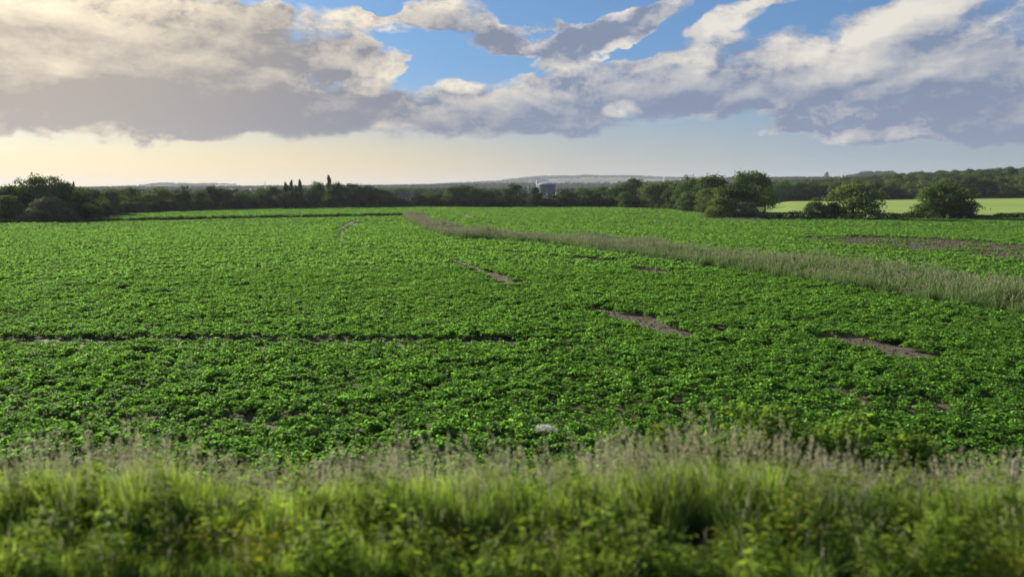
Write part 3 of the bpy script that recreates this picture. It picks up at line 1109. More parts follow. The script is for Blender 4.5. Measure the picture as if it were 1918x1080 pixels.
def build_strip():
    rg = np.random.default_rng(61)
    kinds = [tuft(400 + i, 34, .95, .26, (0, 1, 4, 1)[i], [M['strip_blade'], M['strip_seed']], 'meadow_tuft', width=.011, lean=.35, seedsize=.030) for i in range(4)]
    # sample quads between the two edges, weighted by area
    k = 120
    t = np.linspace(0, 1, k)

    def resample(P):
        d = np.concatenate([[0], np.cumsum(np.hypot(*np.diff(P, axis=0).T))])
        d /= d[-1]
        return np.stack([np.interp(t, d, P[:, 0]), np.interp(t, d, P[:, 1])], 1)
    A, B = resample(STRIP_NEAR), resample(STRIP_FAR)
    xs, ys = [], []
    for i in range(k - 1):
        w = np.hypot(*(B[i] - A[i]))
        l = np.hypot(*(A[i + 1] - A[i]))
        n = int(w * l * 7)
        u, v = rg.random(n), rg.random(n)
        P = (A[i] * (1 - u)[:, None] + A[i + 1] * u[:, None]) * (1 - v)[:, None] + (B[i] * (1 - u)[:, None] + B[i + 1] * u[:, None]) * v[:, None]
        xs.append(P[:, 0]); ys.append(P[:, 1])
    x, y = np.concatenate(xs), np.concatenate(ys)
    x, y = x + rg.normal(0, .35, len(x)), y + rg.normal(0, .5, len(x))
    s = .75 + .8 * vnoise(x, y, 3.0, 71) + .25 * vnoise(x, y, .8, 72)
    pale = np.clip((y - 50) / 80, .05, .55)
    v = np.where(vnoise(x, y, 3.0, 73) * .7 + rg.random(len(x)) * .3 < pale, rg.integers(1, 3, len(x)), rg.integers(0, 2, len(x)) * 3)
    scatter_grass('meadow_strip', x, y, np.full(len(x), .02), s, kinds, 62, 'pale tall grass strip curving between the two crop blocks', vid=v)
    # ditch bank on the left
    xs, ys, ss = [], [], []
    for a, b in zip(DITCH[:-1], DITCH[1:]):
        l = np.hypot(*(b - a))
        n = int(l * 14)
        u = rg.random(n)
        wdt = rg.uniform(-1.1, 2.2, n)
        d = (b - a) / l
        P = a + d * (u * l)[:, None] + np.array([-d[1], d[0]]) * wdt[:, None]
        xs.append(P[:, 0]); ys.append(P[:, 1]); ss.append(np.where(wdt < .6, 1.9, .8) * rg.uniform(.7, 1.2, n))
    x, y, s = map(np.concatenate, (xs, ys, ss))
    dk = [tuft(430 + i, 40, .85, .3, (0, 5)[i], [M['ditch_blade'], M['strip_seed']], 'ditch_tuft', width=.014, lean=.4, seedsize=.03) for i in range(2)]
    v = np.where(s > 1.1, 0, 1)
    scatter_grass('ditch_grass', x, y, np.full(len(x), .02), s, dk, 63, 'thin line of dark-coloured grass along the left ditch', vid=v)
    # rough grass at the corner by the oaks and at the left clump, and under the right hedge
    xs, ys, ss = [], [], []
    for poly, dens, sc in ((YARD, 5, .6), (polyline([(172, 416), (178, 411), (215, 409), (200, 415.5)]), 3, .8)):
        x0, y0 = poly.min(0)
        x1, y1 = poly.max(0)
        n = int((x1 - x0) * (y1 - y0) * dens)
        x, y = rg.uniform(x0, x1, n), rg.uniform(y0, y1, n)
        m = inside(x, y, poly)
        xs.append(x[m]); ys.append(y[m]); ss.append(sc * rg.uniform(.6, 1.2, m.sum()))
    x, y, s = map(np.concatenate, (xs, ys, ss))
    scatter_grass('rough_grass', x, y, np.full(len(x), .02), s, kinds, 64, 'yellowish rough grass at the field corner below the hedgerow trees')


M['ditch_blade'] = leaf_mat('ditch_blade', (0.028, 0.042, 0.018), 0.3, 0.08, 0.7, 0.1, inst=0.3)  # blades coloured much darker than the other grasses
build_strip()

# ------------------------------------------------------------------ trees
def crown_points(kind, rg):
    """unit crown: height 1, width 1; returns leaf centres, normals, lobe list"""
    lob = []
    if kind == 'round':
        nl, cz, rx, rz, lr, per = 28, .54, .36, .35, (.13, .20), 153
    elif kind == 'dome':
        nl, cz, rx, rz, lr, per = 34, .48, .38, .38, (.13, .20), 144
    elif kind == 'bush':
        nl, cz, rx, rz, lr, per = 40, .42, .38, .36, (.14, .21), 144
    elif kind == 'tall':
        nl, cz, rx, rz, lr, per = 28, .52, .32, .40, (.13, .20), 153
    elif kind == 'willow':
        nl, cz, rx, rz, lr, per = 22, .60, .34, .32, (.12, .20), 170
    elif kind == 'poplar':
        nl, cz, rx, rz, lr, per = 16, .5, .2, .42, (.20, .30), 153
    for i in range(nl):
        while True:
            p = rg.uniform(-1, 1, 3)
            q = np.linalg.norm(p)
            if q < 1 and (q > .45 or kind == 'poplar'):
                break
        if kind == 'poplar':
            zz = .14 + .76 * (i + .5) / nl
            wd = max(.25, math.sin(math.pi * min(1, (zz - .02) / 1.02) ** .75))
            c = np.array([p[0] * .18 * wd, p[1] * .18 * wd, zz])
            r = .34 * wd * rg.uniform(.8, 1.1)
            lob.append((c, np.array([r, r, .085])))
            continue
        if kind == 'bush':
            p[2] = rg.uniform(-1, 1)
            p[:2] *= math.sqrt(max(0, 1 - max(0, p[2]) ** 2)) / max(.3, np.linalg.norm(p[:2])) * rg.uniform(.35, 1)
        c = np.array([p[0] * rx, p[1] * rx, cz + p[2] * rz])
        r = rg.uniform(*lr)
        ez = .8 if kind != 'willow' else .95
        lob.append((c, np.array([r, r, r * ez])))
    C, N = [], []
    for c, r in lob:
        d = rg.normal(size=(per, 3))
        d /= np.linalg.norm(d, axis=1, keepdims=True)
        d[:, 2] = np.where((d[:, 2] < -.35) & (rg.random(per) < .6), -d[:, 2] * .6, d[:, 2])
        sh = np.where(rg.random((per, 1)) < .25, rg.uniform(.2, .7, (per, 1)), rg.uniform(.75, 1.06, (per, 1)))
        C.append(c + d * sh * r)
        N.append(d + rg.normal(0, .45, (per, 3)) + np.array([0, 0, .25]))
    # stray outer twigs make the outline uneven
    C = np.vstack(C)
    N = np.vstack(N)
    n = len(C) // 12
    k = rg.integers(0, len(C), n)
    ctr = np.array([0, 0, .5])
    out = C[k] - ctr
    C = np.vstack([C, ctr + out * rg.uniform(1.03, 1.16, (n, 1))])
    N = np.vstack([N, rg.normal(size=(n, 3))])
    # rescale so that the crown fills the unit box
    z1 = np.quantile(C[:, 2], .995)
    C[:, 2] *= .985 / z1
    xr = np.quantile(np.abs(C[:, :2]), .985)
    C[:, :2] *= .49 / xr
    zmin = {'bush': .01, 'poplar': .05, 'dome': .04, 'willow': .14}.get(kind, .09)
    m = C[:, 2] > zmin
    return C[m], N[m], lob


def tree_meshes(kind, seed, leaf=.046):
    rg = np.random.default_rng(seed)
    C, N, lob = crown_points(kind, rg)
    L = rg.uniform(.7, 1.35, len(C)) * leaf * (1.5 if kind == 'willow' else 1.0)
    if kind == 'poplar':
        L = L * 1.5
    V, T3 = leaves_np(C, N, L, L * (.42 if kind == 'willow' else .75), rg)
    if kind == 'poplar':
        k = V[:, 2] > 0
        V[:, 2] = np.where(k, V[:, 2], 0.02)
    crown = mesh_np('crown', V, T3, [M['tree_leaf']])
    mb = MB()
    top = .55 if kind != 'poplar' else .9
    bend = rg.normal(0, .015, (4, 2))
    pts = [(bend[i][0] * i, bend[i][1] * i, top * i / 3) for i in range(4)]
    mb.tube(pts, [.034, .027, .020, .009], 7)
    if kind != 'poplar':
        for c, r in lob[:7]:
            z0 = rg.uniform(.18, .38)
            mid = (c[0] * .45, c[1] * .45, z0 + (c[2] - z0) * .6)
            mb.tube([(0, 0, z0), mid, tuple(c)], [.014, .010, .004], 5, caps=False)
    trunk = mb.mesh('trunk', M['bark'], smooth=True)
    return crown, trunk


KINDS = {}
for kd, cnt in (('round', 5), ('dome', 4), ('bush', 5), ('tall', 4), ('willow', 3), ('poplar', 2)):
    KINDS[kd] = [tree_meshes(kd, 500 + 31 * i + len(kd) * 7) for i in range(cnt)]
TONE = {
    'dark': (0.030, 0.052, 0.020), 'mid': (0.045, 0.076, 0.024), 'green': (0.052, 0.098, 0.030),
    'olive': (0.064, 0.096, 0.028), 'willow': (0.072, 0.110, 0.048), 'yellow': (0.125, 0.155, 0.035), 'grey': (0.068, 0.092, 0.050),
}
TONE = {k: tuple(1.5 * q for q in v) for k, v in TONE.items()}
kcount = {}
LEFT = 'trees of the left clump'
LINE = 'trees of the far treeline'
ROW = 'trees of the hedgerow right of centre'


def tree(name, px, base, top, wpx, kind, tone, label, cat='tree', dist=None, group=None):
    """base/top are photograph rows; dist overrides the distance along the view axis for trees whose foot is hidden."""
    if dist is None:
        x, y = ground_at(px, base)
        z = 0.0
    else:
        d = pdir(px, HZ)
        t = dist / d.y
        x, y = d.x * t, dist
        z = hz(x, y)
    d = pdir(px, top)
    ztop = EYE + d.z * (y / d.y)
    h = max(1.2, ztop - z) * {ROW: 1.12 if px < 1300 else 1.0, LINE: 1.06}.get(group, 1.0)
    w = wpx / F * y / d.y
    i = kcount.get(kind, 0)
    kcount[kind] = i + 1
    crown, trunk = KINDS[kind][i % len(KINDS[kind])]
    e = empty(name, (x, y, z - .03), random.uniform(0, 6.28))
    e.scale = (w, w, h)
    c = add('crown', crown, e)
    c.color = (*TONE[tone], 1)
    add('trunk', trunk, e)
    tag(e, label, cat, group)
    return e


tree('broadleaf_tree', 82, 412.5, 329, 78, 'dome', 'olive', 'highest tree of the big rounded clump at far left, against yellow sky', group=LEFT)
tree('broadleaf_tree', 55, 412.5, 335, 66, 'dome', 'olive', 'tree left of the highest one in the big rounded clump', group=LEFT)
tree('broadleaf_tree', 108, 412.5, 332, 64, 'dome', 'olive', 'tree right of the highest one in the big rounded clump', group=LEFT)
tree('broadleaf_tree', 26, 412.5, 347, 60, 'dome', 'olive', 'lowest tree at the left end of the big rounded clump', group=LEFT)
tree('broadleaf_tree', 126, 412, 345, 36, 'round', 'olive', 'small tree at the right end of the big rounded clump', group=LEFT)
tree('cypress_tree', 138.5, 0, 340, 9, 'poplar', 'mid', 'small pointed tree just right of the big rounded clump', dist=190)
tree('willow_bush', 92, 416, 369, 84, 'bush', 'grey', 'pale grey-green rounded bush in front of the big rounded clump', 'bush')
tree('broadleaf_bush', 14, 415, 366, 74, 'bush', 'olive', 'dark bush at the left picture edge beside the ditch', 'bush')
tree('willow_bush', 127, 416.5, 391, 44, 'bush', 'grey', 'lowest bush at the foot of the pale rounded bush, far left', 'bush')
tree('broadleaf_bush', 170, 413.5, 381, 44, 'bush', 'mid', 'bush with bare trunk gaps where the left clump ends at the green field', 'bush')
tree('broadleaf_tree', 168, 406, 354, 62, 'round', 'mid', 'tree directly right of the small pointed tree, level with the hills', group=LEFT)
tree('broadleaf_tree', 208, 403, 355, 54, 'round', 'olive', 'wide tree left of the dark egg-shaped tree in the left treeline', group=LEFT)
line = [
    (250, 398, 354, 34, 'tall', 'dark', 'dark egg-shaped tree standing out in the left treeline'),
    (274, 397, 364, 34, 'round', 'olive', 'low olive tree between the egg-shaped tree and a broad round one'),
    (297, 396, 353, 58, 'round', 'olive', 'broad round tree below the left end of the flat-topped far hill'),
    (328, 395, 364, 46, 'bush', 'mid', 'low wide tree left of the narrow treetop in the left treeline'),
    (348, 395, 350, 24, 'tall', 'dark', 'narrow treetop rising from the left treeline below the flat hill'),
    (370, 394, 359, 46, 'round', 'mid', 'low tree right of the narrow treetop in the left treeline'),
    (402, 393, 350, 36, 'round', 'dark', 'double-headed tree in the left treeline, left head'),
    (421, 393, 357, 30, 'round', 'dark', 'double-headed tree in the left treeline, right head'),
    (452, 392, 361, 54, 'round', 'mid', 'long low tree right of the double-headed tree'),
    (486, 391, 358, 40, 'round', 'mid', 'low tree below the thin mast on the left skyline'),
    (508, 391, 351, 44, 'round', 'mid', 'rounded tree just left of the cluster of poplars'),
    (550, 391, 360, 58, 'bush', 'dark', 'low rounded tree standing in front of the cluster of poplars'),
    (582, 390, 361, 44, 'bush', 'mid', 'low tree between the poplar cluster and the single tall poplar'),
    (593, 390, 343, 36, 'round', 'mid', 'bushy-topped tree left of the single tall poplar'),
    (617, 389, 357, 46, 'bush', 'olive', 'rounded tree at the foot of the single tall poplar'),
    (641, 389, 345, 46, 'round', 'dark', 'first tree right of the single tall poplar'),
    (668, 388.5, 346, 46, 'round', 'dark', 'second tree right of the single tall poplar'),
    (695, 388, 349, 46, 'round', 'dark', 'third tree right of the single tall poplar'),
    (718, 388, 356, 42, 'round', 'mid', 'tree left of the gap with the white cottage'),
    (738, 388, 366, 28, 'bush', 'olive', 'small bush at the left side of the white cottage'),
    (786, 388, 366, 38, 'bush', 'dark', 'dark bush at the right side of the white cottage'),
    (814, 388, 361, 38, 'round', 'mid', 'second tree right of the white cottage'),
    (846, 388, 351, 50, 'round', 'green', 'pale green tree midway between white cottage and the dark dome tree'),
    (882, 388, 349, 56, 'round', 'green', 'large pale green tree left of the dark dome tree near centre'),
    (918, 388, 358, 44, 'bush', 'mid', 'low tree touching the left side of the dark dome tree near centre'),
    (964, 388.5, 347, 46, 'dome', 'dark', 'very dark dome-shaped tree near centre, left of the blue tank'),
    (1003, 388, 353, 36, 'bush', 'dark', 'tree in front of the left side of the blue tank'),
    (1031, 388, 366, 44, 'bush', 'dark', 'low tree directly below the blue tank'),
    (1061, 388, 357, 44, 'bush', 'mid', 'low tree right of the blue tank'),
    (1095, 388, 353, 48, 'round', 'green', 'second tree right of the blue tank, with rounded green top'),
    (1122, 388, 350, 44, 'round', 'green', 'tree where the far treeline meets the nearer hedgerow'),
]
for a in line:
    tree('broadleaf_tree', *a, group=LINE)
for px, tp, w, lb in ((534.5, 341, 9, 'leftmost slim poplar of the poplar cluster on the left skyline'), (546, 337, 8, 'middle slim poplar of the poplar cluster on the left skyline'), (562, 336, 9, 'rightmost slim poplar of the poplar cluster on the left skyline'),
                      (540, 347, 10, 'shorter poplar between the left and middle poplars of the cluster'), (554, 348, 11, 'shorter poplar between the middle and right poplars of the cluster'), (617, 328, 10, 'single tall poplar standing highest above the left treeline')):
    tree('poplar_tree', px, 0, tp, w * 1.25, 'poplar', 'dark', lb, dist=322, group='poplars above the treeline')
row = [
    (1153, 388.5, 350, 44, 'tall', 'green', 'leafy tree at the far end of the nearer hedgerow'),
    (1189, 389, 340, 50, 'tall', 'dark', 'dark tall tree near the far end of the hedgerow'),
    (1170, 390, 363, 28, 'bush', 'green', 'small bush in front of the far end of the hedgerow'),
    (1212, 390, 348, 30, 'tall', 'willow', 'pale narrow tree between the dark tall tree and the olive one'),
    (1238, 391.5, 345, 58, 'round', 'olive', 'olive round tree in the hedgerow, left of the ivy-clad trunk'),
    (1262, 393, 347, 38, 'tall', 'dark', 'dark tree with a thick ivy-clad trunk in the hedgerow'),
    (1286, 395, 336, 46, 'tall', 'mid', 'tree adjoining the left side of the biggest hedgerow dome'),
    (1320, 397, 328, 74, 'round', 'mid', 'biggest dark dome of the hedgerow, right of centre'),
    (1291, 397, 362, 40, 'bush', 'green', 'leafy bush below the left side of the biggest hedgerow dome'),
    (1325, 402, 352, 46, 'tall', 'olive', 'sunlit olive tree in front of the biggest hedgerow dome'),
    (1350, 405, 350, 48, 'tall', 'olive', 'olive tree left of the dark spreading tree near the hedgerow end'),
    (1377, 409, 343, 58, 'round', 'dark', 'dark spreading tree near the hedgerow end, before the pale willow'),
    (1348, 410, 370, 50, 'bush', 'olive', 'broad low bush under the dark spreading tree'),
    (1406, 406, 320, 58, 'willow', 'willow', 'tall pale feathery willow rising above the hedgerow end'),
    (1393, 408, 357, 42, 'willow', 'willow', 'pale branch-topped small willow in front of the tall willow'),
    (1402, 411, 377, 54, 'bush', 'grey', 'grey-green bush at the foot of the tall willow'),
    (1432, 404, 348, 42, 'willow', 'green', 'dim tree leaning right of the tall willow'),
]
for a in row:
    a = list(a)
    a[3] *= 1.22
    tree('hedgerow_tree', *a, group=ROW)
BACK = 'trees behind the bright field'
for px, tp, w, kd, tn, lb, ds in (
    (1462, 338, 52, 'round', 'green', 'first green tree behind the bright field, right of the willow', 402),
    (1494, 340, 50, 'round', 'green', 'second green tree behind the bright field, right of the willow', 405),
    (1524, 340, 46, 'dome', 'mid', 'domed tree behind the bright field, above the leaning sapling', 405),
    (1556, 346, 50, 'bush', 'dark', 'dark tree behind the bright field, left of the hawthorn', 404),
    (1586, 345, 46, 'round', 'mid', 'tree whose top peeks up left of the hawthorn crown', 408),
    (1640, 341, 46, 'round', 'mid', 'tree whose top peeks up right of the hawthorn crown', 408),
    (1668, 347, 42, 'bush', 'dark', 'dark tree between the two field thorns, left one', 406),
    (1700, 344, 50, 'dome', 'dark', 'dark tree between the two field thorns, right one', 407),
    (1735, 336, 50, 'round', 'dark', 'dark tree showing above the left of the wide thorn', 410),
    (1838, 325, 56, 'dome', 'dark', 'dark dome tree right behind the wide thorn', 406),
    (1862, 350, 44, 'bush', 'grey', 'left half of the grey hedge behind the bright field', 404),
    (1898, 347, 54, 'bush', 'grey', 'right half of the grey hedge behind the bright field', 404),
    (1914, 338, 20, 'bush', 'yellow', 'bright yellow-green bush above the grey hedge, far right', 412),
    (1876, 334, 18, 'willow', 'willow', 'pale dead-looking tree above the grey hedge', 414)):
    tree('background_tree', px, 0, tp, w, kd, tn, lb, dist=ds, group=BACK)
tree('leaning_sapling', 1522, 411, 370, 32, 'tall', 'mid', 'small open sapling at the field edge, left of the hawthorn', 'tree')
tree('elder_bush', 1540, 411, 383, 24, 'bush', 'willow', 'pale little bush against the left foot of the hawthorn', 'bush')
tree('hawthorn_tree', 1597, 411, 343, 100, 'bush', 'olive', 'rounded hawthorn with sunlit top at the field edge', 'tree')
tree('hawthorn_bush', 1560, 411.5, 378, 34, 'bush', 'dark', 'dark skirt bush under the left side of the hawthorn', 'bush')
tree('thorn_tree', 1768, 410.5, 344, 106, 'dome', 'mid', 'wide dark thorn at the field edge, bright fields both sides', 'tree')
tree('thorn_bush', 1738, 411, 352, 58, 'bush', 'mid', 'left skirt of the wide dark thorn, sunlit on its left', 'bush')
tree('thorn_bush', 1800, 410.5, 360, 50, 'bush', 'dark', 'right skirt of the wide dark thorn with a stray twig', 'bush')
tree('conifer_tree', 1547, 0, 322, 9, 'poplar', 'dark', 'tiny pointed conifer alone on the right skyline', dist=2050)


# low dark hedge at the foot of the bright field
def hedge(name, pts, h, w, label, tone, seed, dens=170):
    rg = np.random.default_rng(seed)
    C, N = [], []
    x0, y0 = pts[0]
    core = MB()
    for (ax, ay), (bx, by) in zip(pts[:-1], pts[1:]):
        l = math.hypot(bx - ax, by - ay)
        n = int(l * dens)
        u = rg.random(n)
        th = rg.uniform(-.2, math.pi + .2, n)
        hh = h * (.75 + .5 * vnoise(ax + (bx - ax) * u, ay + (by - ay) * u, 2.5, seed))
        rr = rg.uniform(.75, 1.08, n)
        px = ax + (bx - ax) * u - x0
        py = ay + (by - ay) * u - y0 + np.cos(th) * w * .5 * rr
        pz = np.maximum(.03, np.sin(th) * hh * rr)
        C.append(np.stack([px, py, pz], 1))
        N.append(np.stack([rg.normal(0, .4, n), np.cos(th) + rg.normal(0, .4, n), np.sin(th) + rg.normal(0, .4, n)], 1))
        for q in np.arange(0, 1, 1.2 / l):
            sx, sy = ax + (bx - ax) * q - x0, ay + (by - ay) * q - y0
            core.tube([(sx, sy, 0), (sx + rg.normal(0, .1), sy + rg.normal(0, .1), h * .8)], [.03, .012], 4, caps=False)
    C, N = np.vstack(C), np.vstack(N)
    L = rg.uniform(.7, 1.3, len(C)) * .34
    V, T3 = leaves_np(C, N, L, L * .75, rg)
    e = empty(name, (x0, y0, hz(x0, y0) - .02))
    c = add('foliage', mesh_np('foliage', V, T3, [M['tree_leaf']]), e)
    c.color = (*TONE[tone], 1)
    add('stems', core.mesh('stems', M['bark']), e)['kind'] = 'stuff'
    tag(e, label, 'hedge')


hedge('low_hedge', [ground_at(1425, 411.0), ground_at(1545, 411.2)], 1.75, 1.8, 'dark low hedge from the willow to the small sapling', 'dark', 81)
hedge('low_hedge', [ground_at(1640, 411), ground_at(1716, 410.8)], 1.6, 1.8, 'dark low hedge between the hawthorn and the wide thorn', 'dark', 82)
hedge('low_hedge', [ground_at(1815, 410.6), ground_at(1925, 409.6), ground_at(2500, 409)], 1.1, 1.8, 'dark low hedge right of the wide thorn running out of frame', 'dark', 83)


# scrub along the foot of the treeline
def undergrowth():
    rg = np.random.default_rng(77)
    px = rg.uniform(150, 1300, 1500)
    az = np.array([AZ(p) for p in px])
    r = np.interp(az, LIM_AZ, LIM_R) + rg.uniform(1.0, 7.0, len(az))
    x, y = r * np.sin(az), r * np.cos(az)
    h = rg.uniform(1.2, 3.4, len(az))
    vm = []
    for c0, _ in KINDS['bush'][:3]:
        c = c0.copy()
        c.materials.clear()
        c.materials.append(M['wood_leaf'])
        vm.append(c)
    n = len(x)
    scatter('undergrowth', np.stack([x, y, H(x, y) - .05], 1), np.stack([np.zeros(n), np.zeros(n), rg.uniform(0, 6.28, n)], 1), np.stack([h * 1.2, h * 1.2, h], 1), rg.integers(0, 3, n), vm, 'dark scrub closing the foot of the far treeline', 'scrub')


undergrowth()


# far woods that read as one mass
def woods(name, polys, spacing, h, seed, label, thr=None, tone=None, wr=1.0):
    """polys: list of (px0, px1, d0, d1)"""
    rg = np.random.default_rng(seed)
    P = []
    for px0, px1, d0, d1 in polys:
        a0, a1 = AZ(px0), AZ(px1)
        area = (a1 - a0) * (d1 ** 2 - d0 ** 2) / 2
        n = int(area / spacing ** 2)
        az = rg.uniform(a0, a1, n)
        r = np.sqrt(rg.uniform(d0 ** 2, d1 ** 2, n))
        P.append(np.stack([r * np.sin(az), r * np.cos(az)], 1))
    P = np.vstack(P)
    if thr is not None:
        cell, t = thr
        m = vnoise(P[:, 0], P[:, 1], cell, seed) * .65 + vnoise(P[:, 0], P[:, 1], cell * .35, seed + 1) * .35 > t
        P = P[m]
    n = len(P)
    hh = h * rg.uniform(.7, 1.25, n)
    w = hh * rg.uniform(.75, 1.1, n) * wr
    vm = []
    for kd in ('round', 'dome', 'bush', 'tall'):
        cr, tk = KINDS[kd][0]
        c = cr.copy()
        c.materials.clear()
        c.materials.append(M['wood_leaf'])
        vm.append(c)
    rot = np.stack([np.zeros(n), np.zeros(n), rg.uniform(0, 6.28, n)], 1)
    z = H(P[:, 0], P[:, 1]) - .12 * hh
    scatter(name, np.stack([P[:, 0], P[:, 1], z], 1), rot, np.stack([w, w, hh], 1), rg.integers(0, 4, n), vm, label, 'woodland')
    return n


WN = [
    woods('woodland', [(-500, 170, 195, 330)], 7.0, 6.5, 91, 'dark woodland filling in behind the left clump of trees'),
    woods('woodland', [(180, 745, 335, 420), (775, 1001, 345, 420), (1046, 1150, 345, 420)], 6.5, 7.0, 92, 'woodland belt behind the far treeline'),
    woods('woodland', [(1150, 1420, 300, 520)], 7.5, 8.5, 93, 'woodland belt behind the hedgerow right of centre'),
    woods('woodland', [(-500, 1000, 520, 1500), (1046, 1300, 520, 1500)], 11.0, 7.0, 94, 'scattered copses and hedges in the shallow valley', thr=(110, .52)),
    woods('woodland', [(1420, 2500, 425, 900)], 8.5, 9.5, 95, 'wooded hillside rising behind the bright field on the right'),
    woods('woodland', [(-500, 2500, 1700, 2500)], 15.0, 9.0, 96, 'distant wooded ridge along the horizon', thr=(260, .40)),
    woods('woodland', [(-500, 2500, 3900, 5300)], 34.0, 12.0, 97, 'far blue hills dotted with woods', thr=(500, .50), wr=1.8),
]


# ------------------------------------------------------------------ buildings, tank, masts
def place(px, dist):
    d = pdir(px, HZ)
    x = d.x * dist / d.y
    return x, dist, hz(x, dist)


def house(px, dist, w, dpt, eave, ridge, rz, wall, roof, label, group=None, detail=True):
    x, y, z = place(px, dist)
    e = empty('house', (x, y, z - .1), rz)
    mb = MB()
    mb.box((0, 0, eave / 2), (w, dpt, eave))
    for sx in (-w / 2, w / 2):
        mb.tri((sx, -dpt / 2, eave), (sx, dpt / 2, eave), (sx, 0, ridge))
    add('wall', mb.mesh('wall', wall), e)
    mb = MB()
    ov, th = .35, .14
    k = (ridge - eave) / (dpt / 2)
    for s in (-1, 1):
        a = (-w / 2 - ov, s * (dpt / 2 + ov), eave - k * ov + .02)
        b = (w / 2 + ov, s * (dpt / 2 + ov), eave - k * ov + .02)
        c = (w / 2 + ov, 0, ridge + .02)
        d = (-w / 2 - ov, 0, ridge + .02)
        up = lambda p: (p[0], p[1], p[2] + th)
        mb.quad(a, b, c, d)
        mb.quad(up(d), up(c), up(b), up(a))
        mb.quad(a, up(a), up(b), b)
        mb.quad(a, d, up(d), up(a))
        mb.quad(b, up(b), up(c), c)
    rf = add('roof', mb.mesh('roof', roof), e)
    if detail:
        mb = MB().box((w * .3, 0, ridge + .5), (.7, .7, 1.6))
        mb.box((w * .3, 0, ridge + 1.4), (.3, .3, .4))
        add('chimney', mb.mesh('chimney', M['brick_wall']), rf)
        wm = MB().box((0, 0, 0), (1.0, .08, 1.1)).mesh('window', M['glass'])
        for wx, wz in ((-w * .3, 1.4), (w * .3, 1.4), (-w * .3, eave - .9), (w * .3, eave - .9), (0, eave - .9)):
            add('window', wm, e, (wx, -dpt / 2 - .02, wz))
        add('door', MB().box((0, -dpt / 2 - .03, 1.0), (.95, .09, 2.0)).mesh('door', M['door']), e)
    tag(e, label, 'house', group)


house(757, 350, 5.6, 5.0, 3.9, 5.8, .15, M['white_wall'], M['roof'], 'small white cottage in the gap of the far treeline')
house(985, 372, 5.5, 6.5, 6.2, 8.6, .5, M['white_wall'], M['roof_pale'], 'pale house between the dark dome tree and the blue tank')
house(1078, 340.5, 2.6, 2.4, 2.6, 3.6, .2, M['white_wall'], M['roof'], 'tiny white shed in the treeline right of the blue tank', detail=False)
house(868, 341, 2.2, 2.4, 3.2, 4.4, .0, M['white_wall'], M['roof'], 'tiny white hut below the large pale green tree', detail=False)
TOWN = 'pale roofs of the distant town'
for i, (px, ds) in enumerate(((716, 1420), (728, 1500), (739, 1380), (752, 1460), (764, 1400), (778, 1520))):
    house(px, ds, 16, 11, 6.0, 10.0, random.uniform(-.5, .5), M['white_wall'], M['roof_pale'], '%s pale building from the left in the distant town above the white cottage' % ('first', 'second', 'third', 'fourth', 'fifth', 'sixth')[i], TOWN, detail=False)


def storage_tank():
    x, y, z = place(1023.5, 800)
    rad = 33.0 / F * 800 / 2
    top = EYE + (HZ - 345.5) / F * 800 - z
    e = empty('storage_tank', (x, y, z))
    n = 64

    def ring(r, zz):
        return [(r * math.cos(2 * math.pi * k / n), r * math.sin(2 * math.pi * k / n), zz) for k in range(n)]

    def lathe(prof):
        V, Fq = [], []
        for r, zz in prof:
            V += ring(r, zz)
        for i in range(len(prof) - 1):
            for k in range(n):
                Fq.append([i * n + k, i * n + (k + 1) % n, (i + 1) * n + (k + 1) % n, (i + 1) * n + k])
        return np.array(V), np.array(Fq)
    prof = []
    hgt = top - 1.0
    for i in range(9):
        zz = hgt * i / 9
        prof += [(rad, zz), (rad, zz + hgt / 9 - .12), (rad + .10, zz + hgt / 9 - .10), (rad + .10, zz + hgt / 9 - .02)]
    prof.append((rad, hgt))
    V, Fq = lathe(prof)
    sh = add('shell', mesh_np('shell', V, Fq, [M['tank_blue']]), e)
    mb = MB()
    for sx in (-.25, .25):
        mb.tube([(sx, -rad - .3, 0), (sx, -rad - .3, hgt)], [.05, .05], 4)
    for q in np.arange(.5, hgt, .8):
        mb.tube([(-.25, -rad - .3, q), (.25, -rad - .3, q)], [.03, .03], 4)
    add('ladder', mb.mesh('ladder', M['steel']), sh)
    V, Fq = lathe([(rad, hgt), (rad + .22, hgt), (rad + .22, hgt + 1.0), (rad, hgt + 1.0)])
    add('rim_band', mesh_np('rim_band', V, Fq, [M['tank_band']]), e)
    V, Fq = lathe([(rad + .05, hgt + 1.0), (rad * .8, hgt + 2.1), (rad * .5, hgt + 2.9), (rad * .2, hgt + 3.2), (.05, hgt + 3.25)])
    add('roof', mesh_np('roof', V, Fq, [M['tank_roof']], smooth=True), e)
    tag(e, 'large blue cylindrical storage tank with pale domed roof beyond the treeline', 'tank')
    x, y, z = place(1005.6, 790)
    h = EYE + (HZ - 336.5) / F * 790 - z
    e = empty('chimney', (x, y, z))
    mb = MB().tube([(0, 0, 0), (0, 0, h * .5), (0, 0, h)], [.55, .5, .45], 14)
    st = add('stack', mb.mesh('stack', M['chimney'], smooth=True), e)
    for q in (.45, .7, .97):
        add('collar', MB().tube([(0, 0, h * q - .15), (0, 0, h * q + .15)], [.68, .68], 14).mesh('collar', M['steel']), st)
    tag(e, 'slim white chimney beside the blue tank', 'chimney')


storage_tank()


